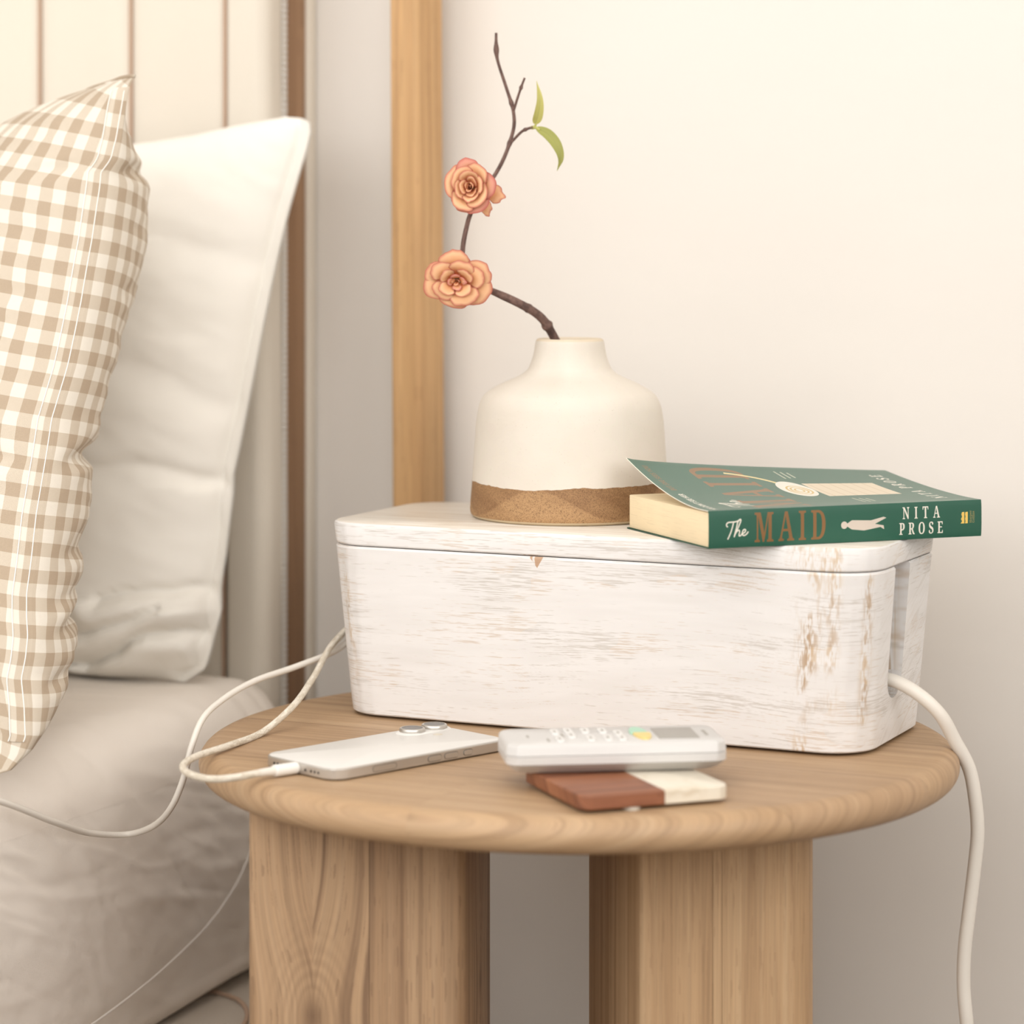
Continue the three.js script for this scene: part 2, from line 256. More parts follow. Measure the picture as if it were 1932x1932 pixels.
{ // mattress with fitted sheet
  const mat = thing('mattress', 'mattress in a wrinkled beige fitted sheet below the pillows', 'mattress');
  const R = 0.05, H0 = 0.268, B0 = -1.7, B1 = 0.218, prof = [];
  for (let i = 0; i <= 60; i++) { const t = i / 60; prof.push([mix(-1.72, MATTRESS_A - R, Math.pow(t, 0.55)), BED_Y, 0, 1]); }
  for (let i = 1; i <= 16; i++) { const t = i / 16 * Math.PI / 2; prof.push([MATTRESS_A - R + R * Math.sin(t), BED_Y - R + R * Math.cos(t), Math.sin(t), Math.cos(t)]); }
  for (let i = 1; i <= 70; i++) { const t = i / 70, y = mix(BED_Y - R, H0 + 0.02, t); prof.push([MATTRESS_A + 0.010 * Math.sin(t * Math.PI) - 0.006 * t, y, 1, 0]); }
  for (let i = 1; i <= 8; i++) { const t = i / 8 * Math.PI / 2; prof.push([MATTRESS_A - 0.006 - 0.02 * (1 - Math.cos(t)), H0 + 0.02 - 0.02 * Math.sin(t), Math.cos(t), -Math.sin(t)]); }
  prof.push([MATTRESS_A - 0.1, H0, 0, -1]);
  const fr = rng(77), folds = []; for (let i = 0; i < 220; i++) { const t = -0.5 + (fr() - 0.5) * 0.9; folds.push([mix(-0.45, 0.2, fr()), mix(0.28, 0.48, fr()), Math.cos(t), Math.sin(t), mix(0.0022, 0.006, fr()), mix(0.03, 0.09, fr()), mix(-0.0010, 0.0012, fr()), (fr() - 0.5) * 6]); }
  const NB = 300, ripple = (a, y, b, na) => {
    const s = na > 0.3 ? (BED_Y - y) : 0;
    const q = b * 0.92 + s * 0.75, w = s * 0.8 - b * 0.55;                // creases run slanting down towards the foot
    let d = (fbm(q * 6, w * 18, 41, 3) - 0.5) * 0.004 * (0.35 + 0.65 * na);
    if (na > 0.15) for (const f of folds) { const dx = b - f[0], dy = (y - f[1]); const al = dx * f[2] + dy * f[3], pe = -dx * f[3] + dy * f[2] + f[7] * al * al; const e = pe * pe / (f[4] * f[4]) + al * al / (f[5] * f[5]); if (e < 9) d += na * f[6] * Math.exp(-e); }
    d += (fbm(a * 12, b * 45, 63, 3) - 0.5) * 0.003 * (1 - na);
    d += (fbm(b * 60, (a + y) * 60, 73, 3) - 0.5) * 0.0014;
    const hc = Math.exp(-Math.pow((b - 0.19) / 0.05, 2)); d += hc * (fbm(b * 70, y * 40, 91, 3) - 0.5) * 0.012 * na;
    return d;
  };
  const g = grid(prof.length - 1, NB, (s, t, i, j) => {
    const tb = Math.pow(t, 0.6), b = mix(B0, B1, tb); let [a, y, na, ny] = prof[i];
    const rc = 0.055, e = clamp((b - (B1 - rc)) / rc); const k = rc * (1 - Math.sqrt(Math.max(0, 1 - e * e)));
    if (na > 0) a -= k * na; y -= k * 0.55 * (ny > 0 ? ny : 0);
    const hang = y < 0.35 && na > 0.5 ? (b - 0.127) * 0.07 * (0.35 - y) / 0.08 : 0;
    const d = ripple(a, y, b, na) * (y < H0 + 0.01 ? 0.3 : 1);
    return RM(a + na * d, y + ny * d + clamp(hang, -0.02, 0.01), b);
  }, (s, t) => [s * 2.0, t * 2.0]);
  const endCap = grid(40, 12, (s, t) => RM(mix(-1.72, MATTRESS_A - 0.052, s), mix(BED_Y - 0.032, H0, t), B1 - 0.0005));
  part('fitted_sheet', mergeGeometries([g, endCap]), M.sheet, mat);
  const seam = [[0.1311, 0.3973], [0.115, 0.376], [0.0962, 0.3567], [0.073, 0.342], [0.0476, 0.3305], [0.01, 0.319], [-0.0334, 0.3102], [-0.1055, 0.2988], [-0.2, 0.29]];
  part('sheet_seam', tube(seam.map(([b, y]) => RM(MATTRESS_A + 0.0105 + ripple(MATTRESS_A, y, b, 1), y, b)), 0.0009, 6, 90), M.sheet, mat, 'raised seam running down the side of the sheet');
}

// ---------------------------------------------------------------- wooden post by the wall
{
  const p = thing('wooden_post', 'upright square wooden post standing against the wall beside the headboard', 'post');
  const g = roomBox(-0.0767, -0.0512, 0, 2.4, 0.245, 0.290, 0.004);
  const pa = g.attributes.position, u = g.attributes.uv; for (let i = 0; i < pa.count; i++) { const d = [pa.getX(i) - ORG[0], pa.getZ(i) - ORG[1]]; const a = d[0] * C25 + d[1] * S25, b = d[0] * S25 - d[1] * C25; u.setXY(i, (a - b) * 1.66, pa.getY(i) * 0.4145); const tilt = (0.9 - pa.getY(i)) * 0.005; pa.setX(i, pa.getX(i) + tilt); }
  part('shaft', g, M.post, p);
}

// ---------------------------------------------------------------- pillows
function polyDist(line, x, y) {                                       // signed distance to an open polyline: positive below it
  let best = 1e9, sg = 1;
  for (let i = 0; i < line.length - 1; i++) {
    const [ax, ay] = line[i], [bx, by] = line[i + 1], dx = bx - ax, dy = by - ay, t = clamp(((x - ax) * dx + (y - ay) * dy) / (dx * dx + dy * dy)), px = ax + dx * t, py = ay + dy * t, d = Math.hypot(x - px, y - py);
    if (d < best) { best = d; sg = py - y >= 0 ? 1 : -1; }
  }
  return best * sg;
}
{ // white pillow leaning on the headboard
  const o = thing('pillow', 'plain off-white linen pillow leaning against the headboard', 'pillow');
  const right = [[-0.195, 0.4873], [-0.1782, 0.4983], [-0.1748, 0.5116], [-0.1727, 0.5236], [-0.1684, 0.5417], [-0.1708, 0.5614], [-0.169, 0.5814], [-0.1681, 0.6054], [-0.1666, 0.6336], [-0.1681, 0.6435], [-0.1646, 0.6658], [-0.1597, 0.7024], [-0.1524, 0.7594], [-0.148, 0.7921], [-0.1436, 0.8208], [-0.1383, 0.8496], [-0.1316, 0.8785], [-0.1262, 0.9000], [-0.1245, 0.9120], [-0.1262, 0.9189]].map(([a, y]) => [y, a]);
  const AL = -0.37, y0 = 0.4873, y1 = 0.9189;
  const topY = [[0, 0.9189], [0.03, 0.9228], [0.085, 0.9239], [0.27, 0.9176], [0.42, 0.911], [0.58, 0.906], [0.85, 0.90], [1, 0.905]], botY = [[0, 0.4900], [0.1, 0.4905], [0.4, 0.4915], [1, 0.4915]];
  const creases = [
    [[[-0.2489, 0.5541], [-0.2303, 0.5595], [-0.2092, 0.5614], [-0.1973, 0.5609], [-0.1858, 0.5631], [-0.172, 0.560]], 0.005, 0.0038, 0.010],
    [[[-0.2868, 0.5251], [-0.2587, 0.5292], [-0.2216, 0.5406], [-0.204, 0.5487]], 0.0045, 0.003, 0.007],
    [[[-0.2696, 0.5012], [-0.2612, 0.5037], [-0.2374, 0.5143], [-0.2241, 0.5239], [-0.2133, 0.5289], [-0.19, 0.5315], [-0.1751, 0.5269]], 0.006, 0.0032, 0.012],
    [[[-0.2693, 0.6526], [-0.2478, 0.6551], [-0.2287, 0.657], [-0.2141, 0.6547], [-0.1994, 0.65], [-0.1801, 0.6452]], 0.003, 0.006, 0.003],
    [[[-0.1891, 0.6417], [-0.1703, 0.6412], [-0.1591, 0.6393]], 0.003, 0.004, 0.002],
    [[[-0.2179, 0.8291], [-0.1832, 0.8169], [-0.149, 0.805]], 0.002, 0.010, 0.002],
    [[[-0.25, 0.735], [-0.21, 0.722], [-0.175, 0.70]], 0.002, 0.010, 0.002],
    [[[-0.1977, 0.4974], [-0.1802, 0.5029], [-0.176, 0.5129]], 0.002, 0.002, 0.002],
  ];
  const P = (p, q, side) => {
    const aR = interp(right, mix(y0, y1, q))[0], a = mix(aR, AL, p), w = aR - AL, d = p * w, dl = (1 - p) * w;
    const yb = interp(botY, p)[0], yt = interp(topY, p)[0], y = mix(yb, yt, q);
    const flange = 0.0085, e = clamp((d - flange) / 0.16), el = clamp(dl / 0.12);
    const E = Math.pow(1 - Math.pow(1 - e, 2.2), 0.62) * Math.pow(1 - Math.pow(1 - el, 2), 0.6);
    const F = Math.pow(1 - Math.pow(Math.abs(2 * q - 1), q > 0.5 ? 2.6 : 7), 0.6);
    let T = (side > 0 ? 0.062 : 0.022) * E * F + 0.0012;
    if (side > 0) {
      const inn = sstep(0, 0.012, d);
      for (const [line, depth, wd, bul] of creases) { const s = polyDist(line, a, y); T += inn * (-1.5 * depth * Math.exp(-(s * s) / (wd * wd)) + (s > -wd ? bul * Math.exp(-Math.pow((s - 3.6 * wd) / (3.2 * wd), 2)) : 0)); }
      T += inn * (fbm(a * 18 + y * 10, y * 26, 33, 3) - 0.5) * 0.006;
      T -= 0.0012 * Math.exp(-Math.pow((d - flange) / 0.0016, 2));
      T = Math.max(T, 0.0008);
    }
    const b = 0.135 + 0.165 * (y - 0.49);
    return RM(a, y, b - side * T);
  };
  const NX = 120, NY = 170, uvf = (p, q) => [p * 0.3, q * 0.45];
  const f = grid(NX, NY, (p, q) => P(Math.pow(p, 1.4), q, 1), uvf), k = grid(40, 60, (p, q) => P(Math.pow(p, 1.4), q, -1), uvf);
  part('pillowcase', mergeGeometries([f, k]), M.linenWhite, o);
}
{ // gingham cushion standing on the mattress, its sewn edge towards the room
  const o = thing('cushion', 'beige and white gingham cushion with a stitched edge standing on the bed', 'cushion');
  const seam = [[0, -0.3330, 0.4875, -1.7665], [0.008, -0.3222, 0.4897, -1.7672], [0.03, -0.3145, 0.499, -1.7716], [0.057, -0.3106, 0.51, -1.7768], [0.102, -0.3128, 0.5289, -1.7856], [0.14, -0.3158, 0.5449, -1.7929], [0.17, -0.3141, 0.5577, -1.7988], [0.201, -0.3137, 0.5707, -1.8047], [0.231, -0.3155, 0.5837, -1.8106], [0.261, -0.3165, 0.5969, -1.8165], [0.307, -0.3152, 0.6167, -1.8253], [0.375, -0.314, 0.6469, -1.8386], [0.42, -0.3119, 0.6673, -1.8474], [0.466, -0.3098, 0.6879, -1.8562], [0.511, -0.3081, 0.7087, -1.8651], [0.549, -0.3039, 0.7262, -1.8724], [0.587, -0.2997, 0.7438, -1.8798], [0.633, -0.2964, 0.7651, -1.8886], [0.678, -0.2934, 0.7867, -1.8974], [0.723, -0.2911, 0.8084, -1.9063], [0.769, -0.2884, 0.8304, -1.9151], [0.807, -0.2869, 0.8488, -1.9225], [0.837, -0.2855, 0.8637, -1.9284], [0.864, -0.2848, 0.8767, -1.9335], [0.883, -0.2787, 0.8861, -1.9372], [0.913, -0.2758, 0.9012, -1.9431], [0.951, -0.2738, 0.9202, -1.9504], [0.981, -0.272, 0.9355, -1.9563], [1, -0.2687, 0.9451, -1.96]];
  const PSI = THREE.MathUtils.degToRad(58), AX = [-Math.cos(PSI), -Math.sin(PSI)], NR = [-Math.sin(PSI), Math.cos(PSI)], LEN = 0.34;
  const thick = (p, q, side) => {
    const E = Math.pow(Math.max(0, 1 - Math.pow(Math.abs(2 * p - 1), 2.3)), 0.58);
    const up = clamp((1 - q) / 0.17), F = Math.pow(1 - Math.pow(1 - up, 2), 0.7) * (side > 0 ? 1 : sstep(1, 0.84, q)) * Math.pow(clamp(q / 0.14), 0.5);
    return E * F;
  };
  const P = (p, q, side, lift = 0) => {
    const [sx, sy, sz] = interp(seam, q);
    let T = (side > 0 ? 0.088 : 0.078) * thick(p, q, side);
    const near = Math.exp(-p / 0.22);
    const G = (c, w) => Math.exp(-Math.pow((q - c) / w, 2));
    if (side < 0) T *= 1 - 0.16 * G(0.445, 0.018) - 0.14 * G(0.20, 0.02) + 0.06 * G(0.75, 0.09) - 0.06 * G(0.31, 0.02);
    T += near * sstep(0, 0.05, p) * (-0.008 * G(0.868, 0.012) - 0.005 * G(0.455, 0.012) + 0.003 * G(0.43, 0.012) - 0.004 * G(0.245, 0.012) + 0.003 * G(0.22, 0.014) - 0.006 * G(0.125, 0.014));
    T += sstep(0, 0.1, p) * (fbm(p * 7 + q * 5, q * 22, 51, 3) - 0.5) * 0.009;
    const top = Math.pow(q, 7), fold = Math.pow(q, 4) * sstep(0.1, 0.4, p) * 0.008 * Math.sin(p * 26 + q * 40);
    const y = sy - 1.1 * Math.pow(p * LEN, 2) * top + 0.02 * Math.sin(Math.PI * p) * Math.pow(1 - q, 6);
    T = Math.max(T, -0.01) + (side > 0 ? Math.max(0, fold) * thick(p, 0.9, 1) : 0);
    const d = p * LEN, n = side * T + lift;
    return new THREE.Vector3(sx + AX[0] * d + NR[0] * n, y, sz + AX[1] * d + NR[1] * n);
  };
  const NX = 110, NY = 220, PW = 1.6, arc = (side) => { const L = [[0, 0]]; let s = 0, last = P(0, 0.6, side); for (let i = 1; i <= NX; i++) { const v = P(Math.pow(i / NX, PW), 0.6, side); s += Math.hypot(v.x - last.x, v.z - last.z); last = v; L.push([i / NX, s]); } return L; };
  const TILE = 0.0197, vlen = 0.5;
  const sheetOf = (side) => { const A = arc(side); return grid(NX, NY, (p, q) => P(Math.pow(p, PW), q, side), (p, q) => [side * interp(A, p)[0] / TILE + 0.15, (q * vlen - side * 0.17 * interp(A, p)[0]) / TILE]); };
  part('front_cover', sheetOf(1), M.gingham, o);
  part('back_cover', sheetOf(-1), M.gingham, o);
  // hem folded over along the opening, with two rows of stitching
  const hemAt = (dist, q, lift) => {                                     // point at a given distance from the seam, measured along the cloth
    let last = P(0, q, 1), s = 0, p = 0; const dp = 0.0004;
    while (s < dist && p < 0.2) { const v = P(p + dp, q, 1), l = v.distanceTo(last); if (s + l >= dist) { p += dp * (dist - s) / l; break; } s += l; p += dp; last = v; }
    return P(p, q, 1, lift);
  };
  part('hem', grid(6, 200, (p, q) => hemAt(mix(0.0002, 0.0120, p), mix(0.05, 0.985, q), 0.0012 * Math.sin(Math.PI * clamp(p * 1.0, 0.1, 0.9)) + 0.0004), (p, q) => [mix(0.0, 0.012, p) / TILE + 0.15, (mix(0.05, 0.985, q) * vlen - 0.17 * mix(0, 0.012, p)) / TILE]), M.gingham, o);
  for (const dist of [0.0014, 0.0112]) { const pts = []; for (let i = 0; i <= 120; i++) pts.push(hemAt(dist, mix(0.05, 0.98, i / 120), 0.0018)); part('stitching', tube(pts, 0.00042, 5, 240), M.thread, o, 'white stitching along the cushion edge'); }
  const tp = []; for (let i = 0; i <= 40; i++) { const v = P(Math.pow(i / 40, 1.2) * 0.98, 1, 1); v.y += 0.0005; tp.push(v); } part('top_seam', tube(tp, 0.0016, 6, 80), M.gingham, o);
}

// ---------------------------------------------------------------- side table
const TC = new THREE.Vector3(0.0438, 0, -1.8275), TR = 0.25, TT = 0.023, TOP = 0.5;
{
  const t = thing('side_table', 'round pale wooden side table with rounded edge on two wide slab legs', 'table');
  const top = new THREE.Group(); top.name = 'table_top'; top.position.set(TC.x, TOP - TT / 2, TC.z); top.rotation.y = -TURN; t.add(top);
  const ry = TT / 2, rx = 0.0125, joints = [-0.25, -0.148, -0.028, 0.092, 0.2, 0.25];
  for (let k = 0; k < joints.length - 1; k++) {
    const z0 = -joints[k], z1 = -joints[k + 1], NP = 14, gap = 0.00012;
    const loop = (z) => {
      const half = []; for (let i = 0; i <= NP; i++) { const fm = Math.acos(clamp((Math.abs(z) - TR + rx) / rx, 0, 1)), ph = fm * (-1 + 2 * i / NP), rho = TR - rx + rx * Math.cos(ph); half.push([Math.sqrt(Math.max(0, rho * rho - z * z)), ry * Math.sin(ph)]); }
      return [...half, ...half.slice().reverse().map(([a, y]) => [-a, y])];
    };
    const rows = 22, ease = (s) => k === 0 ? 1 - Math.pow(1 - s, 1) : s;
    const nz = (s) => { let z = mix(z0 - (k ? gap : 0), z1 + (k < joints.length - 2 ? gap : 0), s); return clamp(z, -TR, TR); };
    const n = 2 * (NP + 1);
    const off = k * 0.137;
    const g = grid(n, rows, (u, s, i) => { const ss = k === 0 ? Math.pow(s, 2) : k === joints.length - 2 ? 1 - Math.pow(1 - s, 2) : s, z = nz(ss), L = loop(z), p = L[i % n]; return [p[0], p[1], z]; });
    { const I = g.index.array; for (let i = 0; i < I.length; i += 3) { const q = I[i]; I[i] = I[i + 1]; I[i + 1] = q; } }
    const Nn = g.attributes.normal;
    const P = g.attributes.position, U = g.attributes.uv; for (let i = 0; i < P.count; i++) { const sn = clamp(P.getY(i) / ry, -1, 1), cn = Math.sqrt(1 - sn * sn), rr = Math.hypot(P.getX(i), P.getZ(i)) || 1; Nn.setXYZ(i, cn * P.getX(i) / rr, sn, cn * P.getZ(i) / rr); }
    for (let i = 0; i < P.count; i++) U.setXY(i, (P.getZ(i) + P.getY(i) * 0.9 + off) * 2.604, (P.getX(i) + off * 1.7) * 1.953);
    part('plank', g, M.top[k % 3], top);
  }
  const plan = (pts, y0, y1, ox = 0) => {                               // upright board from its plan outline
    const pos = [], uv = [], n = pts.length; let s = 0;
    for (let i = 0; i < n; i++) { const A = pts[i], B = pts[(i + 1) % n], l = Math.hypot(A[0] - B[0], A[1] - B[1]);
      pos.push(A[0], y0, A[1], B[0], y0, B[1], B[0], y1, B[1], A[0], y0, A[1], B[0], y1, B[1], A[0], y1, A[1]);
      const u0 = A[0] + ox, u1 = B[0] + ox; const du = Math.abs(u1 - u0) < l * 0.3; const a = du ? u0 + (A[1] < B[1] ? 0 : l) : u0, b = du ? u0 + (A[1] < B[1] ? l : 0) : u1;
      uv.push(a, y0, b, y0, b, y1, a, y0, b, y1, a, y1); s += l; }
    const g = new THREE.BufferGeometry(); g.setAttribute('position', new THREE.Float32BufferAttribute(pos, 3)); g.setAttribute('uv', new THREE.Float32BufferAttribute(uv.map((v, i) => i % 2 ? v * 1.953 : v * 4.69), 2));
    return toCreasedNormals(g, 0.7);
  };
  const stadium = (x0, x1, hz, rl, rr) => { const p = []; const arc = (cx, cz, r, a0) => { for (let i = 0; i <= 8; i++) { const a = (a0 + i * 90 / 8) * Math.PI / 180; p.push([cx + r * Math.cos(a), cz + r * Math.sin(a)]); } }; arc(x1 - rr, hz - rr, rr, 0); p.reverse(); const q = []; const save = p.slice(); p.length = 0; arc(x1 - rr, -hz + rr, rr, -90); arc(x1 - rr, hz - rr, rr, 0); arc(x0 + rl, hz - rl, rl, 90); arc(x0 + rl, -hz + rl, rl, 180); return p; };
  const clipX = (pts, lo, hi) => { const cut = (P, v, keep) => { const out = []; for (let i = 0; i < P.length; i++) { const A = P[i], B = P[(i + 1) % P.length], ia = keep(A[0]), ib = keep(B[0]); if (ia) out.push(A); if (ia !== ib) { const t = (v - A[0]) / (B[0] - A[0]); out.push([v, A[1] + (B[1] - A[1]) * t]); } } return out; }; return cut(cut(pts, lo, (x) => x >= lo), hi, (x) => x <= hi); };
  const leg = (x, z, turn, x0, x1, hz, rl, rr, cuts, mat, ox) => {
    const g = new THREE.Group(); g.name = 'leg'; g.position.set(x, 0, z); g.rotation.y = turn; t.add(g); const out = stadium(x0, x1, hz, rl, rr), c = [x0, ...cuts, x1];
    for (let i = 0; i < c.length - 1; i++) { const poly = clipX(out, c[i] + (i ? 0.00015 : -1), c[i + 1] + (i < c.length - 2 ? -0.00015 : 1)); part('board', plan(poly, 0, TOP - TT + 0.001, ox + i * 0.061), mat[i % mat.length], g); }
  };
  leg(-0.0925, -1.805, -0.10, -0.0660, 0.0710, 0.085, 0.012, 0.016, [0.012], [M.legA], 0.0757);  // depth behind the leg faces is unseen, set to darken the wall between
  leg(0.1245, -1.805, 0.17, -0.0595, 0.0560, 0.085, 0.006, 0.022, [-0.014, -0.008], [M.legB], 0.3);
}

// ---------------------------------------------------------------- whitewashed cable box
const LID = 0.6345;
{
  const PAINT = [230, 227, 225], PAINT2 = [221, 217, 214], BROWN = [168, 135, 102], GREY = [150, 138, 124], OCHRE = [186, 150, 108];
  const wash = tex(2048, 512, (u, v) => {
    const X = u * 0.62 - 0.40, Y = v * 0.14;                          // metres: front -0.36..0, right corner, right side; height
    const g = (x, c, w) => Math.exp(-Math.pow((x - c) / w, 2));
    const bend = Math.sin(X * 16 + 1) * 0.004 + (fbm(X * 6, Y * 5, 3, 2) - 0.5) * 0.02;
    const patch = fbm(X * 13, Y * 34, 7, 3), fine = fbm(X * 50, (Y + bend) * 1700, 13, 3), fine2 = vn(X * 200, (Y + bend) * 3600, 17);
    const vpatch = fbm(X * 60, Y * 22, 29, 3), vf = fbm(X * 900, Y * 30, 31, 3);
    let hw = 0.02 + 0.42 * (patch - 0.5);
    hw += 0.15 * g(Y, 0.106, 0.010) * sstep(0.35, 0.6, patch) + 0.10 * g(Y, 0.128, 0.008) + 0.10 * g(X, -0.352, 0.012);
    hw += 0.10 * sstep(0.01, -0.02, X) * g(Y, 0.066, 0.010) + 0.08 * g(Y, 0.030, 0.008);
    let ha = sstep(0.66 - hw, 0.84 - hw, fine * 0.72 + fine2 * 0.28);
    let vw = 0.95 * g(X, -0.010, 0.0065) + 0.7 * g(X, 0.006, 0.004) + 0.8 * g(X, 0.030, 0.0035) + 0.9 * g(X, -0.352, 0.003) * sstep(0.02, 0.1, Y + vpatch * 0.05) + 0.35 * g(X, -0.372, 0.006);
    vw *= sstep(0.40, 0.60, fbm(X * 70, Y * 30, 83, 3));
    const va = vw * sstep(0.38, 0.66, fbm(X * 420, Y * 130, 31, 3) * 0.65 + vn(X * 1400, Y * 300, 87) * 0.35);
    const side = sstep(0.03, 0.06, X), dg = fbm((X + Y * 0.7) * 40, (Y - X * 0.55) * 420, 37, 3); ha = Math.max(ha, side * sstep(0.52, 0.78, dg * 0.8 + patch * 0.22) * 0.45);
    let c = mix3(PAINT, PAINT2, clamp(fbm(X * 20, (Y + bend) * 160, 43, 4) * 2 - 0.6) * 0.6);
    const tone = fbm(X * 30, Y * 60, 47, 2); const wood = tone > 0.52 ? BROWN : GREY;
    c = mix3(c, wood, ha * 0.30); c = mix3(c, tone > 0.5 ? OCHRE : BROWN, clamp(va) * 0.8);
    // chipped nick under the lid
    const nx = (X + 0.203) / 0.006, ny = (0.1195 - Y) / 0.0085; if (ny > 0 && ny < 1 && Math.abs(nx) < 1 - ny) c = mix3(c, [176, 132, 96], (0.1 + 0.9 * sstep(0.4, 0.6, vn(X * 1100, Y * 50, 5))) * 0.75);
    return c;
  });
  const washTop = tex(1024, 512, (u, v) => { const X = u * 0.42, Y = v * 0.17, n = fbm(X * 14, Y * 260, 71, 4), p = fbm(X * 9, Y * 16, 73, 3); let c = mix3([232, 225, 214], [214, 203, 189], clamp(n * 1.6 - 0.4) * clamp(p * 2 - 0.45)); return mix3(c, [176, 152, 126], sstep(0.66, 0.8, fbm(X * 20, Y * 560, 79, 3)) * 0.5); });
  M.wash = std({ map: wash, bumpMap: wash, bumpScale: 0.0002, roughness: 0.48 });
  M.washTop = std({ map: washTop, roughness: 0.34 });
  const o = thing('storage_box', 'whitewashed distressed wooden box with lid and side slot on the round table', 'box');
  o.position.copy(RM(0.195, 0, 0.081)); o.rotation.y = -TURN;
  const HX = 0.2, HZ = 0.0805, CR = 0.031, inset = (y) => (LID - y) / (LID - 0.5) * 0.0105;
  const lv = (y, k = 0) => ({ y, hx: HX - inset(y) - k, hz: HZ - inset(y) * 0.85 - k, r: CR - k * 0.7 });
  const map = (P) => (s, y) => [((s > P - 0.405 ? s - P : s) + 0.40) / 0.62, (y - 0.5) / 0.14];
  const per = (() => { const q = rrect(HX - inset(0.6185), HZ - inset(0.6185) * 0.85, CR, 10); let p = 0; q.forEach((a, i) => { const b = q[(i + 1) % q.length]; p += Math.hypot(a[0] - b[0], a[1] - b[1]); }); return p; })();
  const outer = loft([lv(0.5020, 0.0012), lv(0.5030, 0.0002), lv(0.51), lv(0.56), lv(0.617), lv(0.6185, 0.0012)], { arc: 10, sideUV: map(per) });
  const cut = (A, g) => { const ev = new Evaluator(); ev.useGroups = false; ev.attributes = ['position', 'normal', 'uv']; const b = new Brush(g); b.updateMatrixWorld(); return ev.evaluate(A, b, SUBTRACTION); };
  let body = new Brush(outer); body.updateMatrixWorld();
  body = cut(body, loft([{ y: 0.51, hx: HX - 0.024, hz: HZ - 0.022, r: 0.022 }, { y: 0.66, hx: HX - 0.013, hz: HZ - 0.013, r: 0.022 }], { arc: 6 }));
  for (const s of [1, -1]) {
    const zc = s > 0 ? 0.0135 : 0.005;
    const slot = loft([{ y: 0.5465, hx: 0.03, hz: 0.0155, r: 0.0005 }, { y: 0.67, hx: 0.03, hz: 0.0165, r: 0.0005 }], { arc: 2 }); slot.translate(s * HX, 0, zc); body = cut(body, slot);
    const cyl = new THREE.CylinderGeometry(0.0155, 0.0155, 0.06, 28).toNonIndexed(); cyl.rotateZ(Math.PI / 2); cyl.translate(s * HX, 0.5463, zc); body = cut(body, cyl);
  }
  part('body', body.geometry, M.wash, o);
  for (const [x, z] of [[-0.15, -0.05], [0.15, -0.05], [-0.15, 0.05], [0.15, 0.05]]) { const p = new THREE.CylinderGeometry(0.008, 0.008, 0.0024, 20); p.translate(x, 0.5012, z); part('unseen_felt_pad', p, std({ color: 0x4a4038, roughness: 1 }), o); }  // unseen pads lift the body, leaving a dark gap line below
  const lid = [lv(0.6192, 0.0012), lv(0.6202, 0.0003), lv(0.632, 0), lv(0.6336, 0.0006), lv(0.6345, 0.0020)];
  part('lid', loft(lid, { arc: 10, sideUV: map(per + 0.002), top: false }), M.wash, o);
  const lt = loft([lv(0.63445, 0.0019), lv(0.6345, 0.0020)], { arc: 10, bottom: false, capUV: (x, z) => [(x + 0.21) / 0.42, (0.085 - z) / 0.17], sideUV: () => [0.5, 0.5] });
  part('lid_top', lt, M.washTop, o, 'pale smooth whitewashed top of the lid');
}

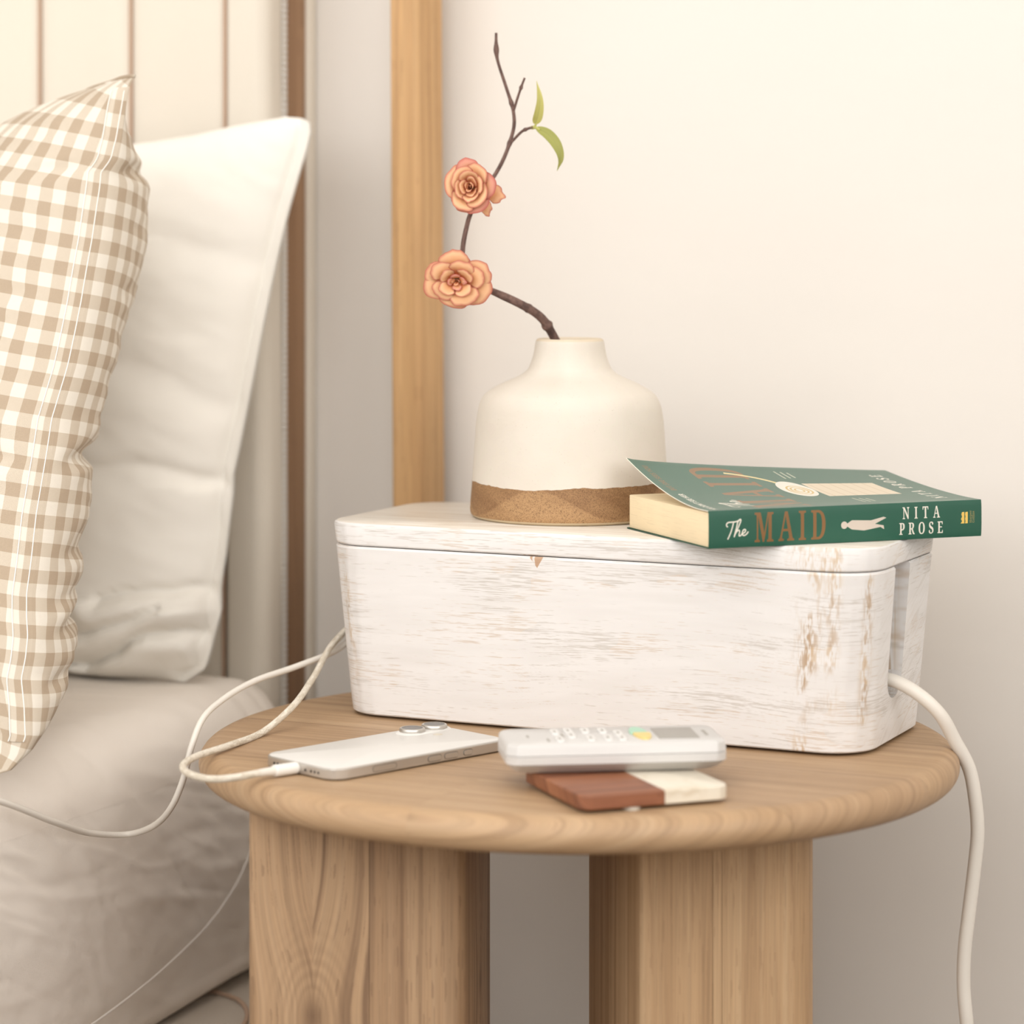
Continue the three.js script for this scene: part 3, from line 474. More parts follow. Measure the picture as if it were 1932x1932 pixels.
// ---------------------------------------------------------------- vase
{
  const o = thing('vase', 'round cream ceramic vase with a bare brown base band on the white box', 'vase');
  o.position.set(0.0408, LID, -1.9445); o.rotation.y = Math.PI * 0.95;
  const pr = [[0, 0.002], [0.045, 0.0015], [0.062, 0.0], [0.0668, 0.0002], [0.0694, 0.0018], [0.0703, 0.0045], [0.0703, 0.008], [0.0697, 0.016], [0.069, 0.0242], [0.0681, 0.037], [0.0671, 0.0536], [0.0662, 0.066], [0.0652, 0.073], [0.0637, 0.0793], [0.0598, 0.0861], [0.0523, 0.0912], [0.047, 0.0940], [0.0393, 0.0973], [0.0335, 0.1003], [0.0298, 0.1035], [0.0278, 0.1075], [0.0262, 0.112], [0.0252, 0.1165], [0.0245, 0.121], [0.0238, 0.1238], [0.0224, 0.1252], [0.0209, 0.1248], [0.0203, 0.123], [0.0205, 0.115], [0.0225, 0.106], [0.031, 0.096], [0.052, 0.084], [0.060, 0.06], [0.062, 0.02], [0.05, 0.007], [0, 0.006]];
  const curve = new THREE.CatmullRomCurve3(pr.map(([r, y]) => new THREE.Vector3(r, y, 0)), false, 'centripetal'), N = 150, pts = curve.getPoints(N).map((p) => new THREE.Vector2(Math.max(0, p.x), p.y));
  const g = new THREE.LatheGeometry(pts, 96), P = g.attributes.position, U = g.attributes.uv;
  for (let i = 0; i < P.count; i++) U.setY(i, clamp(P.getY(i) / 0.128));
  const t = tex(2048, 1024, (u, v) => {
    const y = v * 0.128, x = u * 0.43, edge = 0.0252 + (fbm(u * 9, 1, 3, 3) - 0.5) * 0.004 + (vn(u * 140, 2, 6) - 0.5) * 0.0007;
    const sp = vn(x * 2600, y * 2600, 9), sp2 = vn(x * 900, y * 900, 19);
    if (y < edge && y > 0.0022) {
      const d = fbm(x * 2600, y * 2600, 23, 2), sweep = fbm(u * 26 + y * 160, y * 60 - u * 10, 29, 3), dip = sstep(-0.0012, 0.0012, y - (0.004 + 0.020 * (0.5 + 0.5 * Math.sin(u * 25.1 + 2.4))));
      let c = mix3([176, 138, 96], [136, 100, 66], clamp(dip * 0.6 + (sweep - 0.5) * 0.9)); c = mix3(c, [98, 70, 47], d > 0.54 ? clamp((d - 0.54) * 5) * 0.6 : 0); return mix3(c, [186, 148, 106], clamp((0.42 - d) * 4) * 0.45);
    }
    let c = mix3([221, 213, 201], [215, 205, 192], fbm(x * 40, y * 40, 31, 3));
    if (y <= 0.0022) c = [206, 186, 154];
    if (sp > 0.965 && sp2 > 0.45) c = mix3(c, [150, 128, 104], 0.55);
    if (y > 0.1236) c = mix3(c, [212, 190, 156], 0.5);
    return c;
  });
  const gt = tex(512, 512, (u, v) => { const k = 128 + (fbm(u * 60, v * 30, 3, 4) - 0.5) * 160; return [k, k, k]; }, false);
  part('body', g, std({ map: t, roughness: 0.7, bumpMap: gt, bumpScale: 0.0002 }), o);
}

// ---------------------------------------------------------------- branch with two roses
{
  const o = thing('flower_branch', 'artificial branch with two peach roses and green leaves in the cream vase', 'flower');
  const bark = tex(128, 512, (u, v) => { const n = fbm(u * 10, v * 60, 5, 4), r = vn(1, v * 40, 8); return mix3([126, 98, 88], [86, 66, 60], clamp(n * 1.5 - 0.3 + (r > 0.85 ? 0.3 : 0))); });
  const bm = std({ map: repeated(bark, 1, 6), bumpMap: repeated(bark, 1, 6), bumpScale: 0.0006, roughness: 0.85 });
  const stem = [[0.046, 0.70, -1.962], [0.0335, 0.7512, -1.955], [0.0295, 0.7606, -1.945], [0.0223, 0.7726, -1.935], [0.0163, 0.7783, -1.93], [0.0033, 0.786, -1.92], [-0.0151, 0.7944, -1.915], [-0.0261, 0.7991, -1.914], [-0.0335, 0.8083, -1.915], [-0.0343, 0.8229, -1.92], [-0.0318, 0.8377, -1.922], [-0.0292, 0.847, -1.925], [-0.0226, 0.86, -1.93], [-0.0116, 0.8757, -1.94], [-0.006, 0.8862, -1.942], [-0.0011, 0.8994, -1.945], [0.0015, 0.9106, -1.945], [0.0007, 0.9211, -1.945], [-0.0041, 0.9368, -1.945], [-0.0105, 0.9574, -1.945], [-0.0112, 0.9667, -1.945], [-0.0112, 0.9753, -1.945]];
  const bump = (t, c, w, k) => k * Math.exp(-Math.pow((t - c) / w, 2));
  part('stem', tube(stem, (t) => (t < 0.36 ? mix(0.0036, 0.0029, t / 0.36) : t < 0.42 ? mix(0.0029, 0.0019, (t - 0.36) / 0.06) : mix(0.0019, 0.0010, (t - 0.42) / 0.58)) + bump(t, 0.235, 0.006, 0.0012) + bump(t, 0.30, 0.004, 0.0005) + bump(t, 0.85, 0.006, 0.0006) + bump(t, 0.765, 0.006, 0.0006) + bump(t, 0.965, 0.012, 0.0010), 9, 220), bm, o);
  part('twig', tube([[0.0009, 0.9195, -1.945], [0.0045, 0.9309, -1.94], [0.0067, 0.9372, -1.938], [0.0089, 0.943, -1.936]], (t) => mix(0.0010, 0.0008, t) + bump(t, 0.72, 0.05, 0.0006), 7, 40), bm, o);
  part('twig', tube([[-0.0015, 0.897, -1.945], [0.0071, 0.9056, -1.94], [0.0108, 0.9074, -1.938], [0.0149, 0.9084, -1.936]], (t) => 0.0010 + bump(t, 0.72, 0.05, 0.0005), 7, 40), bm, o);
  const leafTex = (A, B) => tex(128, 256, (u, v) => { const d = Math.abs(u - 0.5), vein = Math.max(0, Math.sin((v * 18 - d * 16) * Math.PI)) * 0.16; return mix3(mix3(A, B, fbm(u * 6, v * 6, 3, 3)), [150, 150, 90], d < 0.03 ? 0.5 : vein); });
  const leaf = (pts, width, facing, mat) => {
    const c = new THREE.CatmullRomCurve3(pts.map((p) => new THREE.Vector3(...p)));
    const w = (t) => width * Math.pow(Math.sin(Math.PI * Math.pow(clamp(t * 1.0), 0.62)), 0.85) * (t > 0.8 ? mix(1, 0.55, (t - 0.8) / 0.2) : 1);
    const mk = (k) => grid(8, 36, (s, t) => { const p = c.getPoint(t), tg = c.getTangent(t), sd = new THREE.Vector3().crossVectors(tg, facing).normalize(), up = new THREE.Vector3().crossVectors(sd, tg); const x = (s - 0.5) * 2; return p.addScaledVector(sd, x * w(t)).addScaledVector(up, -0.25 * w(t) * (1 - Math.abs(x)) + k * 0.00025); });
    return part('leaf', mergeGeometries([mk(1), mk(-1)]), mat, o);
  };
  const lm = (A, B) => new THREE.MeshPhysicalMaterial({ map: leafTex(A, B), roughness: 0.7, transmission: 0.2, thickness: 0, side: THREE.DoubleSide });
  leaf([[0.0160, 0.9105, -1.935], [0.0182, 0.9157, -1.932], [0.0196, 0.9268, -1.93], [0.0172, 0.9410, -1.932]], 0.0034, new THREE.Vector3(0.3, 0.1, 1).normalize(), lm([208, 202, 118], [196, 190, 108]));
  leaf([[0.0168, 0.9082, -1.935], [0.0250, 0.9035, -1.93], [0.0315, 0.8952, -1.925], [0.0341, 0.8865, -1.925], [0.0315, 0.8774, -1.93]], 0.0038, new THREE.Vector3(-0.1, 0.45, 1).normalize(), lm([172, 170, 92], [158, 160, 82]));
  part('leaf_stalk', mergeGeometries([tube([[0.0135, 0.908, -1.937], [0.0160, 0.9090, -1.936], [0.0172, 0.9115, -1.934]], (t) => mix(0.0013, 0.0006, t), 6, 12), tube([[0.0140, 0.908, -1.937], [0.0165, 0.9082, -1.936], [0.0195, 0.9065, -1.933]], (t) => mix(0.0013, 0.0006, t), 6, 12)]), std({ color: 0xb9b86a, roughness: 0.8 }), o, 'pale green stalk of the two leaves');
  // petals: cups of a surface of revolution with a wavy rim, deep orange towards the heart, rose-red at the rim
  const pm = new THREE.MeshPhysicalMaterial({ vertexColors: true, roughness: 0.8, transmission: 0.12, thickness: 0, side: THREE.DoubleSide });
  const petal = (R, seed, { phi, spread, r0, r1, h0, h1, curl, tip, ragged, pink }) => {
    const nS = 18, nT = 16, col = [], lin = new THREE.Color();
    const base = [240, 178, 128], heart = [234, 134, 76], pale = [244, 198, 156], rim = [180, 82, 72], rose = [208, 124, 120];
    const sheet = (k) => { const g = grid(nS, nT, (s, t) => {
      const x = (s - 0.5) * 2, tm = 1 - 0.30 * Math.pow(Math.abs(x), 2.6) + ragged * (fbm(x * 3 + seed, seed, 7, 2) - 0.5), tt = t * tm, a = phi + x * spread * (0.55 + 0.45 * Math.pow(t, 0.6));
      let r = r0 + (r1 - r0) * Math.pow(tt, 0.8) + curl * Math.pow(tt, 4) + (fbm(a * 2, tt * 3, seed, 2) - 0.5) * 0.0016 * tt, h = h0 + (h1 - h0) * Math.sin(tt * Math.PI / 2) - tip * Math.pow(tt, 4) - 0.0012 * x * x;
      r += k * 0.00012; return [Math.cos(a) * r, Math.sin(a) * r, h];
    }); for (let j = 0; j <= nT; j++) for (let i = 0; i <= nS; i++) { const x = Math.abs(i / nS - 0.5) * 2, t = j / nT, e = Math.max(sstep(0.90, 1.0, t), sstep(0.90, 1.0, x) * sstep(0.25, 0.6, t)); let c = mix3(heart, base, sstep(0.1, 0.55, t)); c = mix3(c, pale, sstep(0.5, 0.9, t) * 0.75); if (pink) c = mix3(c, rose, 0.6 * sstep(0.5, 0.95, t)); c = mix3(c, rim, e * 0.85); lin.setRGB(c[0] / 255, c[1] / 255, c[2] / 255, THREE.SRGBColorSpace); col.push(lin.r, lin.g, lin.b); }
      return g; };
    const g = mergeGeometries([sheet(0), sheet(1)]); g.setAttribute('color', new THREE.Float32BufferAttribute(col, 3)); part('petal', g, pm, R);
  };
  const rose = (c, look, seed, S, squash, rings, label) => {
    const R = new THREE.Group(); R.name = 'rose'; R.userData.label = label; R.position.set(...c); R.lookAt(c[0] + look[0], c[1] + look[1], c[2] + look[2]); R.scale.set(squash[0], squash[1], 1); o.add(R);
    const rnd = rng(seed);
    for (const ring of rings) for (let i = 0; i < ring.n; i++) petal(R, seed + i * 3 + ring.n * 31 + Math.round(ring.r1 * 1e4), { phi: ring.off + (i + (rnd() - 0.5) * 0.35) / ring.n * Math.PI * 2, spread: ring.spread * (0.9 + rnd() * 0.25), r0: ring.r0 * S, r1: ring.r1 * S * (0.92 + rnd() * 0.16), h0: ring.h0 * S, h1: ring.h1 * S * (0.93 + rnd() * 0.14), curl: ring.curl * S, tip: ring.tip * S, ragged: ring.ragged ?? 0.12, pink: ring.pink && rnd() < ring.pink });
    part('receptacle', new THREE.SphereGeometry(0.0042 * S, 16, 12).scale(1, 1, 0.8).translate(0, 0, -0.001), std({ color: 0x8a7a50, roughness: 0.9 }), R, 'brown green base behind the petals');
    return R;
  };
  const upper = rose([-0.0281, 0.8655, -1.914], [-0.12, 0.05, 1], 5, 1, [0.92, 1.06], [
    { n: 2, off: 0.1, spread: 1.6, r0: 0.0002, r1: 0.0012, h0: 0.002, h1: 0.0148, curl: 0, tip: 0 },
    { n: 3, off: 0.4, spread: 1.3, r0: 0.0004, r1: 0.0030, h0: 0.002, h1: 0.0150, curl: 0.0002, tip: 0 },
    { n: 3, off: 1.2, spread: 1.15, r0: 0.0014, r1: 0.0062, h0: 0.002, h1: 0.0152, curl: 0.0004, tip: 0.0003 },
    { n: 4, off: 0.2, spread: 0.95, r0: 0.002, r1: 0.0098, h0: 0.001, h1: 0.0148, curl: 0.0008, tip: 0.0004 },
    { n: 4, off: 0.9, spread: 0.95, r0: 0.002, r1: 0.0142, h0: 0.000, h1: 0.0136, curl: 0.0012, tip: 0.0010 },
    { n: 5, off: 0.3, spread: 0.82, r0: 0.002, r1: 0.0170, h0: -0.001, h1: 0.0112, curl: 0.0014, tip: 0.0020, pink: 0.45 },
  ], 'smaller rounder peach rose with pink outer petals');
  petal(upper, 88, { phi: -0.22, spread: 0.34, r0: 0.004, r1: 0.0245, h0: -0.002, h1: 0.001, curl: 0.0008, tip: 0.0005, ragged: 0.3, pink: false });
  petal(upper, 97, { phi: -0.85, spread: 0.30, r0: 0.004, r1: 0.0205, h0: -0.002, h1: 0.000, curl: 0.0006, tip: 0.0012, ragged: 0.3, pink: false });
  rose([-0.0379, 0.8020, -1.910], [-0.10, -0.22, 1], 12, 1, [1.14, 0.95], [
    { n: 3, off: 0.9, spread: 0.9, r0: 0.0004, r1: 0.0022, h0: 0.001, h1: 0.0095, curl: 0.0003, tip: 0.0002, pink: 0.5 },
    { n: 4, off: 0.2, spread: 0.75, r0: 0.001, r1: 0.0052, h0: 0.001, h1: 0.0092, curl: 0.0008, tip: 0.0005, pink: 0.3 },
    { n: 4, off: 0.7, spread: 0.8, r0: 0.002, r1: 0.0105, h0: 0.000, h1: 0.0105, curl: 0.0014, tip: 0.0006 },
    { n: 5, off: 0.1, spread: 0.75, r0: 0.002, r1: 0.0155, h0: 0.000, h1: 0.0085, curl: 0.0020, tip: 0.0016 },
    { n: 6, off: 0.45, spread: 0.68, r0: 0.002, r1: 0.0200, h0: -0.001, h1: 0.0058, curl: 0.0018, tip: 0.0024 },
  ], 'wider open peach rose with rust edged petals');
}

// ---------------------------------------------------------------- paperback book
function canvasTex(w, h, draw) {
  const c = document.createElement('canvas'); c.width = w; c.height = h; draw(c.getContext('2d'), w, h);
  const t = new THREE.CanvasTexture(c); t.colorSpace = THREE.SRGBColorSpace; t.magFilter = THREE.LinearFilter; t.anisotropy = 8; return t;
}
function spaced(x, str, cx, cy, gap, sx = 1, sy = 1) {                  // letters one by one with their own spacing, centred
  const ws = [...str].map((ch) => x.measureText(ch).width * sx), W = ws.reduce((a, b) => a + b, 0) + gap * (str.length - 1); let p = cx - W / 2;
  [...str].forEach((ch, i) => { x.save(); x.translate(p, cy); x.scale(sx, sy); x.textAlign = 'left'; x.fillText(ch, 0, 0); x.restore(); p += ws[i] + gap; });
}
function scriptThe(x, px, py, s, col) {                                  // handwritten word drawn with a round pen
  x.save(); x.translate(px, py); x.scale(s, s); x.strokeStyle = col; x.lineWidth = 5.2; x.lineCap = 'round'; x.lineJoin = 'round';
  const st = (f) => { x.beginPath(); f(); x.stroke(); };
  st(() => { x.moveTo(6, 30); x.bezierCurveTo(-2, 26, 0, 14, 14, 13); x.bezierCurveTo(30, 12, 44, 14, 60, 6); });
  st(() => { x.moveTo(33, 14); x.bezierCurveTo(28, 36, 20, 58, 8, 78); });
  st(() => { x.moveTo(36, 70); x.bezierCurveTo(48, 44, 62, 22, 66, 8); x.bezierCurveTo(68, -2, 54, 4, 50, 20); x.bezierCurveTo(46, 38, 40, 56, 36, 70); x.bezierCurveTo(42, 52, 56, 40, 60, 48); x.bezierCurveTo(62, 54, 54, 68, 60, 68); x.bezierCurveTo(66, 68, 70, 62, 72, 58); });
  st(() => { x.moveTo(70, 60); x.bezierCurveTo(86, 58, 92, 44, 83, 43); x.bezierCurveTo(72, 43, 68, 66, 79, 67); x.bezierCurveTo(88, 67, 94, 60, 98, 54); });
  x.restore();
}
{
  const GREEN = '#175340', BROWN = '#80592f', PALE = '#e6ddd0';
  const o = thing('paperback_book', 'green paperback book with curling cover lying on the white box', 'book');
  const L = 0.199, Wd = 0.128, T = 0.0235;
  o.position.set(0.1242, LID + 0.0003, -1.7452); o.rotation.y = THREE.MathUtils.degToRad(21.5);   // local x along the spine, -z towards the fore edge
  const spine = canvasTex(2048, 240, (x, w, h) => {
    x.fillStyle = GREEN; x.fillRect(0, 0, w, h);
    scriptThe(x, 0.062 * w, 56, 1.62, PALE);
    x.fillStyle = BROWN; x.font = 'bold 250px serif'; x.textBaseline = 'alphabetic'; spaced(x, 'MAID', 0.292 * w, 212, 30, 0.62, 1.06);
    // generic reclining figure in plain grey
    x.fillStyle = '#cdbfb2'; x.beginPath(); x.arc(0.487 * w, 128, 24, 0, 7); x.fill();
    x.beginPath(); x.moveTo(0.498 * w, 118); x.lineTo(0.515 * w, 98); x.lineTo(0.585 * w, 104); x.lineTo(0.632 * w, 84); x.lineTo(0.642 * w, 92); x.lineTo(0.60 * w, 128); x.lineTo(0.632 * w, 140); x.lineTo(0.634 * w, 166); x.lineTo(0.62 * w, 150); x.lineTo(0.56 * w, 168); x.lineTo(0.515 * w, 158); x.lineTo(0.498 * w, 138); x.fill();
    x.fillStyle = PALE; x.font = 'bold 112px serif'; spaced(x, 'NITA', 0.772 * w, 106, 36, 0.62, 0.95); spaced(x, 'PROSE', 0.772 * w, 208, 26, 0.62, 0.95);
    x.fillStyle = '#e3bd5e'; for (const [px, dir] of [[0.925, 0], [0.938, 1]]) { x.beginPath(); const X = px * w; x.moveTo(X + 20, 76); x.lineTo(X + 20, 152); for (let i = 0; i <= 5; i++) x.lineTo(X + (i % 2 ? 2 : dir ? -2 : -10 + i * 1.5), 152 - i * 15); x.fill(); }
    x.save(); x.translate(0.962 * w, 150); x.rotate(-Math.PI / 2); x.fillStyle = '#b9995a'; x.font = '24px serif'; x.textAlign = 'left'; x.fillText('Harper', 0, 0); x.fillText('Collins', 0, 22); x.restore();
  });
  const cover = canvasTex(1312, 2048, (x, w, h) => {                      // head of the book at the top
    x.fillStyle = '#215a48'; x.fillRect(0, 0, w, h);
    x.textBaseline = 'alphabetic'; x.fillStyle = PALE; x.font = 'bold 58px sans-serif'; x.textAlign = 'left'; x.fillText("YOU DON'T SEE HER", 70, 110);
    x.fillStyle = BROWN; x.fillText('BUT SHE SEES YOU', 700, 110);
    scriptThe(x, 150, 230, 2.7, PALE);
    x.fillStyle = BROWN; x.font = 'bold 560px serif'; spaced(x, 'MAID', w * 0.5, 800, 44, 0.66, 1);
    // plain generic stand-ins for the printed picture
    x.strokeStyle = '#d9c58c'; x.lineWidth = 34; x.beginPath(); x.moveTo(1120, 660); x.bezierCurveTo(1050, 900, 900, 960, 700, 1010); x.stroke();
    x.fillStyle = '#e4ddd0'; x.beginPath(); x.ellipse(690, 1010, 230, 118, 0, 0, 7); x.fill();
    x.strokeStyle = '#c8aa62'; x.lineWidth = 14; for (const r of [40, 74, 108]) { x.beginPath(); x.ellipse(660, 1015, r * 1.2, r * 0.72, 0, 0, 7); x.stroke(); }
    x.fillStyle = '#d8c8ae'; x.fillRect(440, 1130, 420, 560); x.fillStyle = '#c6b294'; for (let i = 0; i < 6; i++) x.fillRect(440, 1170 + i * 86, 420, 10);
    x.fillStyle = '#b8bba6'; for (const [bx, by] of [[150, 1240], [1000, 1080]]) for (let i = 0; i < 3; i++) x.fillRect(bx + i * 12, by + i * 44, 190 - i * 26, 12);
    x.fillStyle = PALE; x.font = 'bold 130px serif'; spaced(x, 'NITA PROSE', w * 0.5, 1900, 34, 0.8, 1);
    x.fillStyle = '#9fb3a2'; x.fillRect(50, 1300, 10, 660);
  });
  const lift = (x, d) => { const k = clamp((d - 0.012) / (Wd - 0.012)); return mix(0.0235, 0.0085, Math.pow(x / L, 0.7)) * Math.pow(k, 1.7); };
  const cov = (dy) => grid(40, 40, (s, t) => { const x = s * L, d = t * (Wd + 0.001); return [x, T + lift(x, d) + dy, -d]; }, (s, t) => [t, 1 - s]);
  const cm = new THREE.MeshPhysicalMaterial({ map: cover, roughness: 0.42, clearcoat: 0.6, clearcoatRoughness: 0.4, side: THREE.DoubleSide });
  const front = part('front_cover', cov(0.0005), cm, o);
  const paper = std({ color: new THREE.Color(0.84, 0.79, 0.68), roughness: 0.85 });
  part('cover_lining', cov(0.0001), paper, front, 'pale inside of the lifted cover');
  const rimPts = []; for (let i = 0; i <= 30; i++) { const d = Wd * i / 30; rimPts.push([0, T + lift(0, d) + 0.0003, -d]); } part('cover_edge', tube(rimPts, 0.0003, 5, 60), paper, front);
  const sp = grid(30, 10, (s, t) => { const x = s * L, y = t * (T + 0.0005), k = Math.sin(Math.PI * t); return [x, y, 0.0006 * Math.pow(k, 0.4)]; }, (s, t) => [s, t]);
  part('spine', sp, new THREE.MeshPhysicalMaterial({ map: spine, roughness: 0.45, clearcoat: 0.2, clearcoatRoughness: 0.4, side: THREE.DoubleSide }), o);
  part('back_cover', (() => { const g = loft(rounded(L / 2, Wd / 2, 0, 0.0006, 0.001, 0.0002, 1), { arc: 2 }); g.translate(L / 2, 0, -Wd / 2); return g; })(), std({ color: 0x1b4d3c, roughness: 0.5 }), o);
  const leafEdge = tex(256, 512, (u, v) => { const n = vn(u * 5, v * 260, 4) * 0.6 + vn(u * 18, v * 400, 8) * 0.4, k = 1 - 0.10 * sstep(0.62, 0.9, n); return [243 * k, 223 * k * (2 - 1) , 186 * k]; });
  const pages = loft(rounded(L / 2 - 0.0012, Wd / 2 - 0.0012, 0.0007, T - 0.0002, 0.0022, 0.0004, 2), { arc: 4, sideUV: (s, y) => [s * 9, y / T] }); pages.translate(L / 2, 0, -Wd / 2);
  const pp = pages.attributes.position; for (let i = 0; i < pp.count; i++) { const d = -pp.getZ(i), y = pp.getY(i); if (y > T * 0.8) pp.setY(i, y - 0.0006 + 0.0016 * Math.pow(clamp(d / Wd), 3) * 0 ); }
  part('page_block', pages, std({ map: leafEdge, roughness: 0.9, bumpMap: leafEdge, bumpScale: 0.0002 }), o, 'cream page edges');
}

// ---------------------------------------------------------------- phone
{
  const o = thing('smartphone', 'white smartphone lying face down on the side table, charging', 'phone');
  o.position.set(-0.080, TOP, -1.7569); o.rotation.y = THREE.MathUtils.degToRad(43.8);
  const metal = std({ color: new THREE.Color(0.58, 0.55, 0.51), metalness: 0.85, roughness: 0.36 });
  const back = std({ color: new THREE.Color(0.73, 0.705, 0.67), roughness: 0.38 });
  const HX = 0.0738, HZ = 0.0358, H = 0.0078;
  part('screen', loft(rounded(HX - 0.0012, HZ - 0.0012, 0.0001, 0.0008, 0.0108, 0.0003, 2), { arc: 10 }), std({ color: 0x101010, roughness: 0.2 }), o);
  part('frame', loft(rounded(HX, HZ, 0.0006, H - 0.0003, 0.0118, 0.0009, 4), { arc: 12 }), metal, o, 'satin silver metal frame');
  part('back_glass', loft(rounded(HX - 0.0009, HZ - 0.0009, H - 0.0009, H, 0.0110, 0.0003, 2), { arc: 12 }), back, o);
  const plate = loft([{ y: H - 0.0002, hx: 0.0215, hz: 0.0098, r: 0.0097 }, { y: H + 0.0005, hx: 0.0206, hz: 0.0090, r: 0.0089 }, { y: H + 0.0009, hx: 0.0198, hz: 0.0082, r: 0.0081 }], { arc: 10 }); plate.translate(0.0525, 0, -0.0233);
  const pl = part('camera_plateau', plate, back, o);
  for (const cx of [0.0428, 0.0622]) {
    const ring = new THREE.LatheGeometry([[0.0060, H + 0.0005], [0.0084, H + 0.0005], [0.0086, H + 0.0012], [0.0084, H + 0.0028], [0.0079, H + 0.0033], [0.0072, H + 0.0033], [0.0070, H + 0.0029], [0.0060, H + 0.0029]].map(([r, y]) => new THREE.Vector2(r, y)), 48); ring.translate(cx, 0, -0.0233);
    const rg = part('lens_ring', ring, metal, pl);
    const gl = new THREE.CylinderGeometry(0.0071, 0.0071, 0.0004, 40); gl.translate(cx, H + 0.0029, -0.0233); part('lens_glass', gl, std({ color: 0x2c2a29, roughness: 0.12 }), pl, 'dark camera lens glass');
  }
  const fl = new THREE.CylinderGeometry(0.0031, 0.0031, 0.0002, 24); fl.translate(0.0503, H + 0.0001, -0.0067); part('flash', fl, std({ color: 0xcfc5b4, roughness: 0.3 }), o);
  for (const [x0, x1, out] of [[0.0035, 0.0148, 0.0003], [0.0175, 0.0289, 0.0003], [0.0340, 0.0414, 0.0003], [-0.0423, -0.0231, 0.00005]]) {
    const b = loft(rounded((x1 - x0) / 2, 0.0016, 0, 0.0004, 0.00155, 0.00015, 2), { arc: 6 }); b.rotateX(Math.PI / 2); b.translate((x0 + x1) / 2, H / 2, HZ - 0.0003 + out);
    part(out > 0.0001 ? 'side_button' : 'card_tray', b, metal, o);
    const ring = []; for (let i = 0; i <= 40; i++) { const a = i / 40 * Math.PI * 2, ex = Math.cos(a), ey = Math.sin(a), hw = (x1 - x0) / 2 - 0.0016; ring.push([(x0 + x1) / 2 + (ex > 0 ? hw : -hw) + ex * 0.0018, H / 2 + ey * 0.0018, HZ + 0.00002]); } part('button_gap', tube(ring, 0.00013, 4, 80), std({ color: 0x55504a, roughness: 0.8 }), o);
  }
  const dark = std({ color: 0x3a3632, roughness: 0.9 });
  for (const z of [-0.022, -0.0185, -0.015, -0.0115, 0.0085, 0.0140, 0.0175, 0.021]) { const h = new THREE.CylinderGeometry(0.00085, 0.00085, 0.0003, 12); h.rotateZ(Math.PI / 2); h.translate(-HX - 0.00005, H / 2, z); part('speaker_hole', h, dark, o); }
}

// ---------------------------------------------------------------- cables
{
  const o = thing('charging_cable', 'white braided charging cable plugged into the white phone', 'cable');
  const ax = new THREE.Vector3(-0.7216, 0, 0.6923), port = new THREE.Vector3(-0.080, TOP + 0.0042, -1.7569).addScaledVector(ax, 0.0742);
  const at = (d, side = 0, up = 0) => { const v = port.clone().addScaledVector(ax, d); v.x += side; v.y += up; return v; };
  const dir = new THREE.Vector3(-0.76, 0.01, 0.65).normalize(); const P = (d) => port.clone().addScaledVector(dir, d);
  part('plug', tube([P(-0.001), P(0.004), P(0.010), P(0.017)], (t) => t < 0.06 ? 0.0032 : t > 0.95 ? 0.0034 : 0.0037, 16, 40), M.plug, o);
  part('strain_relief', tube([P(0.0165), P(0.022), P(0.0285)], (t) => 0.0029 - 0.0006 * t, 12, 20), M.cordWhite, o);
  const e = P(0.028);
  part('cord', tube([P(0.024), e, [-0.1697, 0.5035, -1.678], [-0.1825, 0.503, -1.6764], [-0.197, 0.503, -1.6903], [-0.2048, 0.503, -1.715], [-0.2008, 0.503, -1.7458], [-0.1838, 0.503, -1.783], [-0.1645, 0.5032, -1.8352], [-0.1488, 0.5141, -1.86], [-0.1381, 0.5255, -1.91], [-0.1256, 0.5440, -1.957], [-0.106, 0.5560, -1.985], [-0.06, 0.556, -1.97]], 0.0023, 10, 260), M.braid, o);
}
{
  const o = thing('thin_cable', 'thin white cable looping from the box across the bed', 'cable');
  part('cord', tube([[-0.05, 0.550, -1.975], [-0.105, 0.5480, -1.980], [-0.1259, 0.5368, -1.96], [-0.1515, 0.5291, -1.94], [-0.1785, 0.5237, -1.91], [-0.1974, 0.516, -1.88], [-0.2085, 0.507, -1.855], [-0.2144, 0.4911, -1.845], [-0.2197, 0.4699, -1.845], [-0.2280, 0.4501, -1.85], [-0.2431, 0.4322, -1.87], [-0.2625, 0.4231, -1.885], [-0.2844, 0.4290, -1.862], [-0.3020, 0.4470, -1.815], [-0.3280, 0.4710, -1.765], [-0.37, 0.495, -1.71], [-0.45, 0.499, -1.70]], 0.0022, 10, 240), M.cordWhite, o);
}
{
  const o = thing('power_cord', 'thick white power cord leaving the box slot and hanging beside the table', 'cable');
  part('cord', tube([[0.20, 0.545, -1.815], [0.243, 0.5437, -1.80], [0.2534, 0.5411, -1.795], [0.2664, 0.5333, -1.79], [0.2785, 0.5213, -1.79], [0.2879, 0.5048, -1.795], [0.2985, 0.4849, -1.80], [0.3025, 0.4641, -1.80], [0.3040, 0.4433, -1.80], [0.3018, 0.4191, -1.80], [0.2984, 0.3914, -1.80], [0.2956, 0.3672, -1.80], [0.2949, 0.3429, -1.80], [0.297, 0.318, -1.80], [0.3025, 0.274, -1.81], [0.3076, 0.215, -1.83], [0.31, 0.1, -1.84], [0.315, 0.012, -1.83], [0.36, 0.0046, -1.82], [0.6, 0.0046, -1.72]], 0.0045, 12, 240), M.cordWhite, o);
}

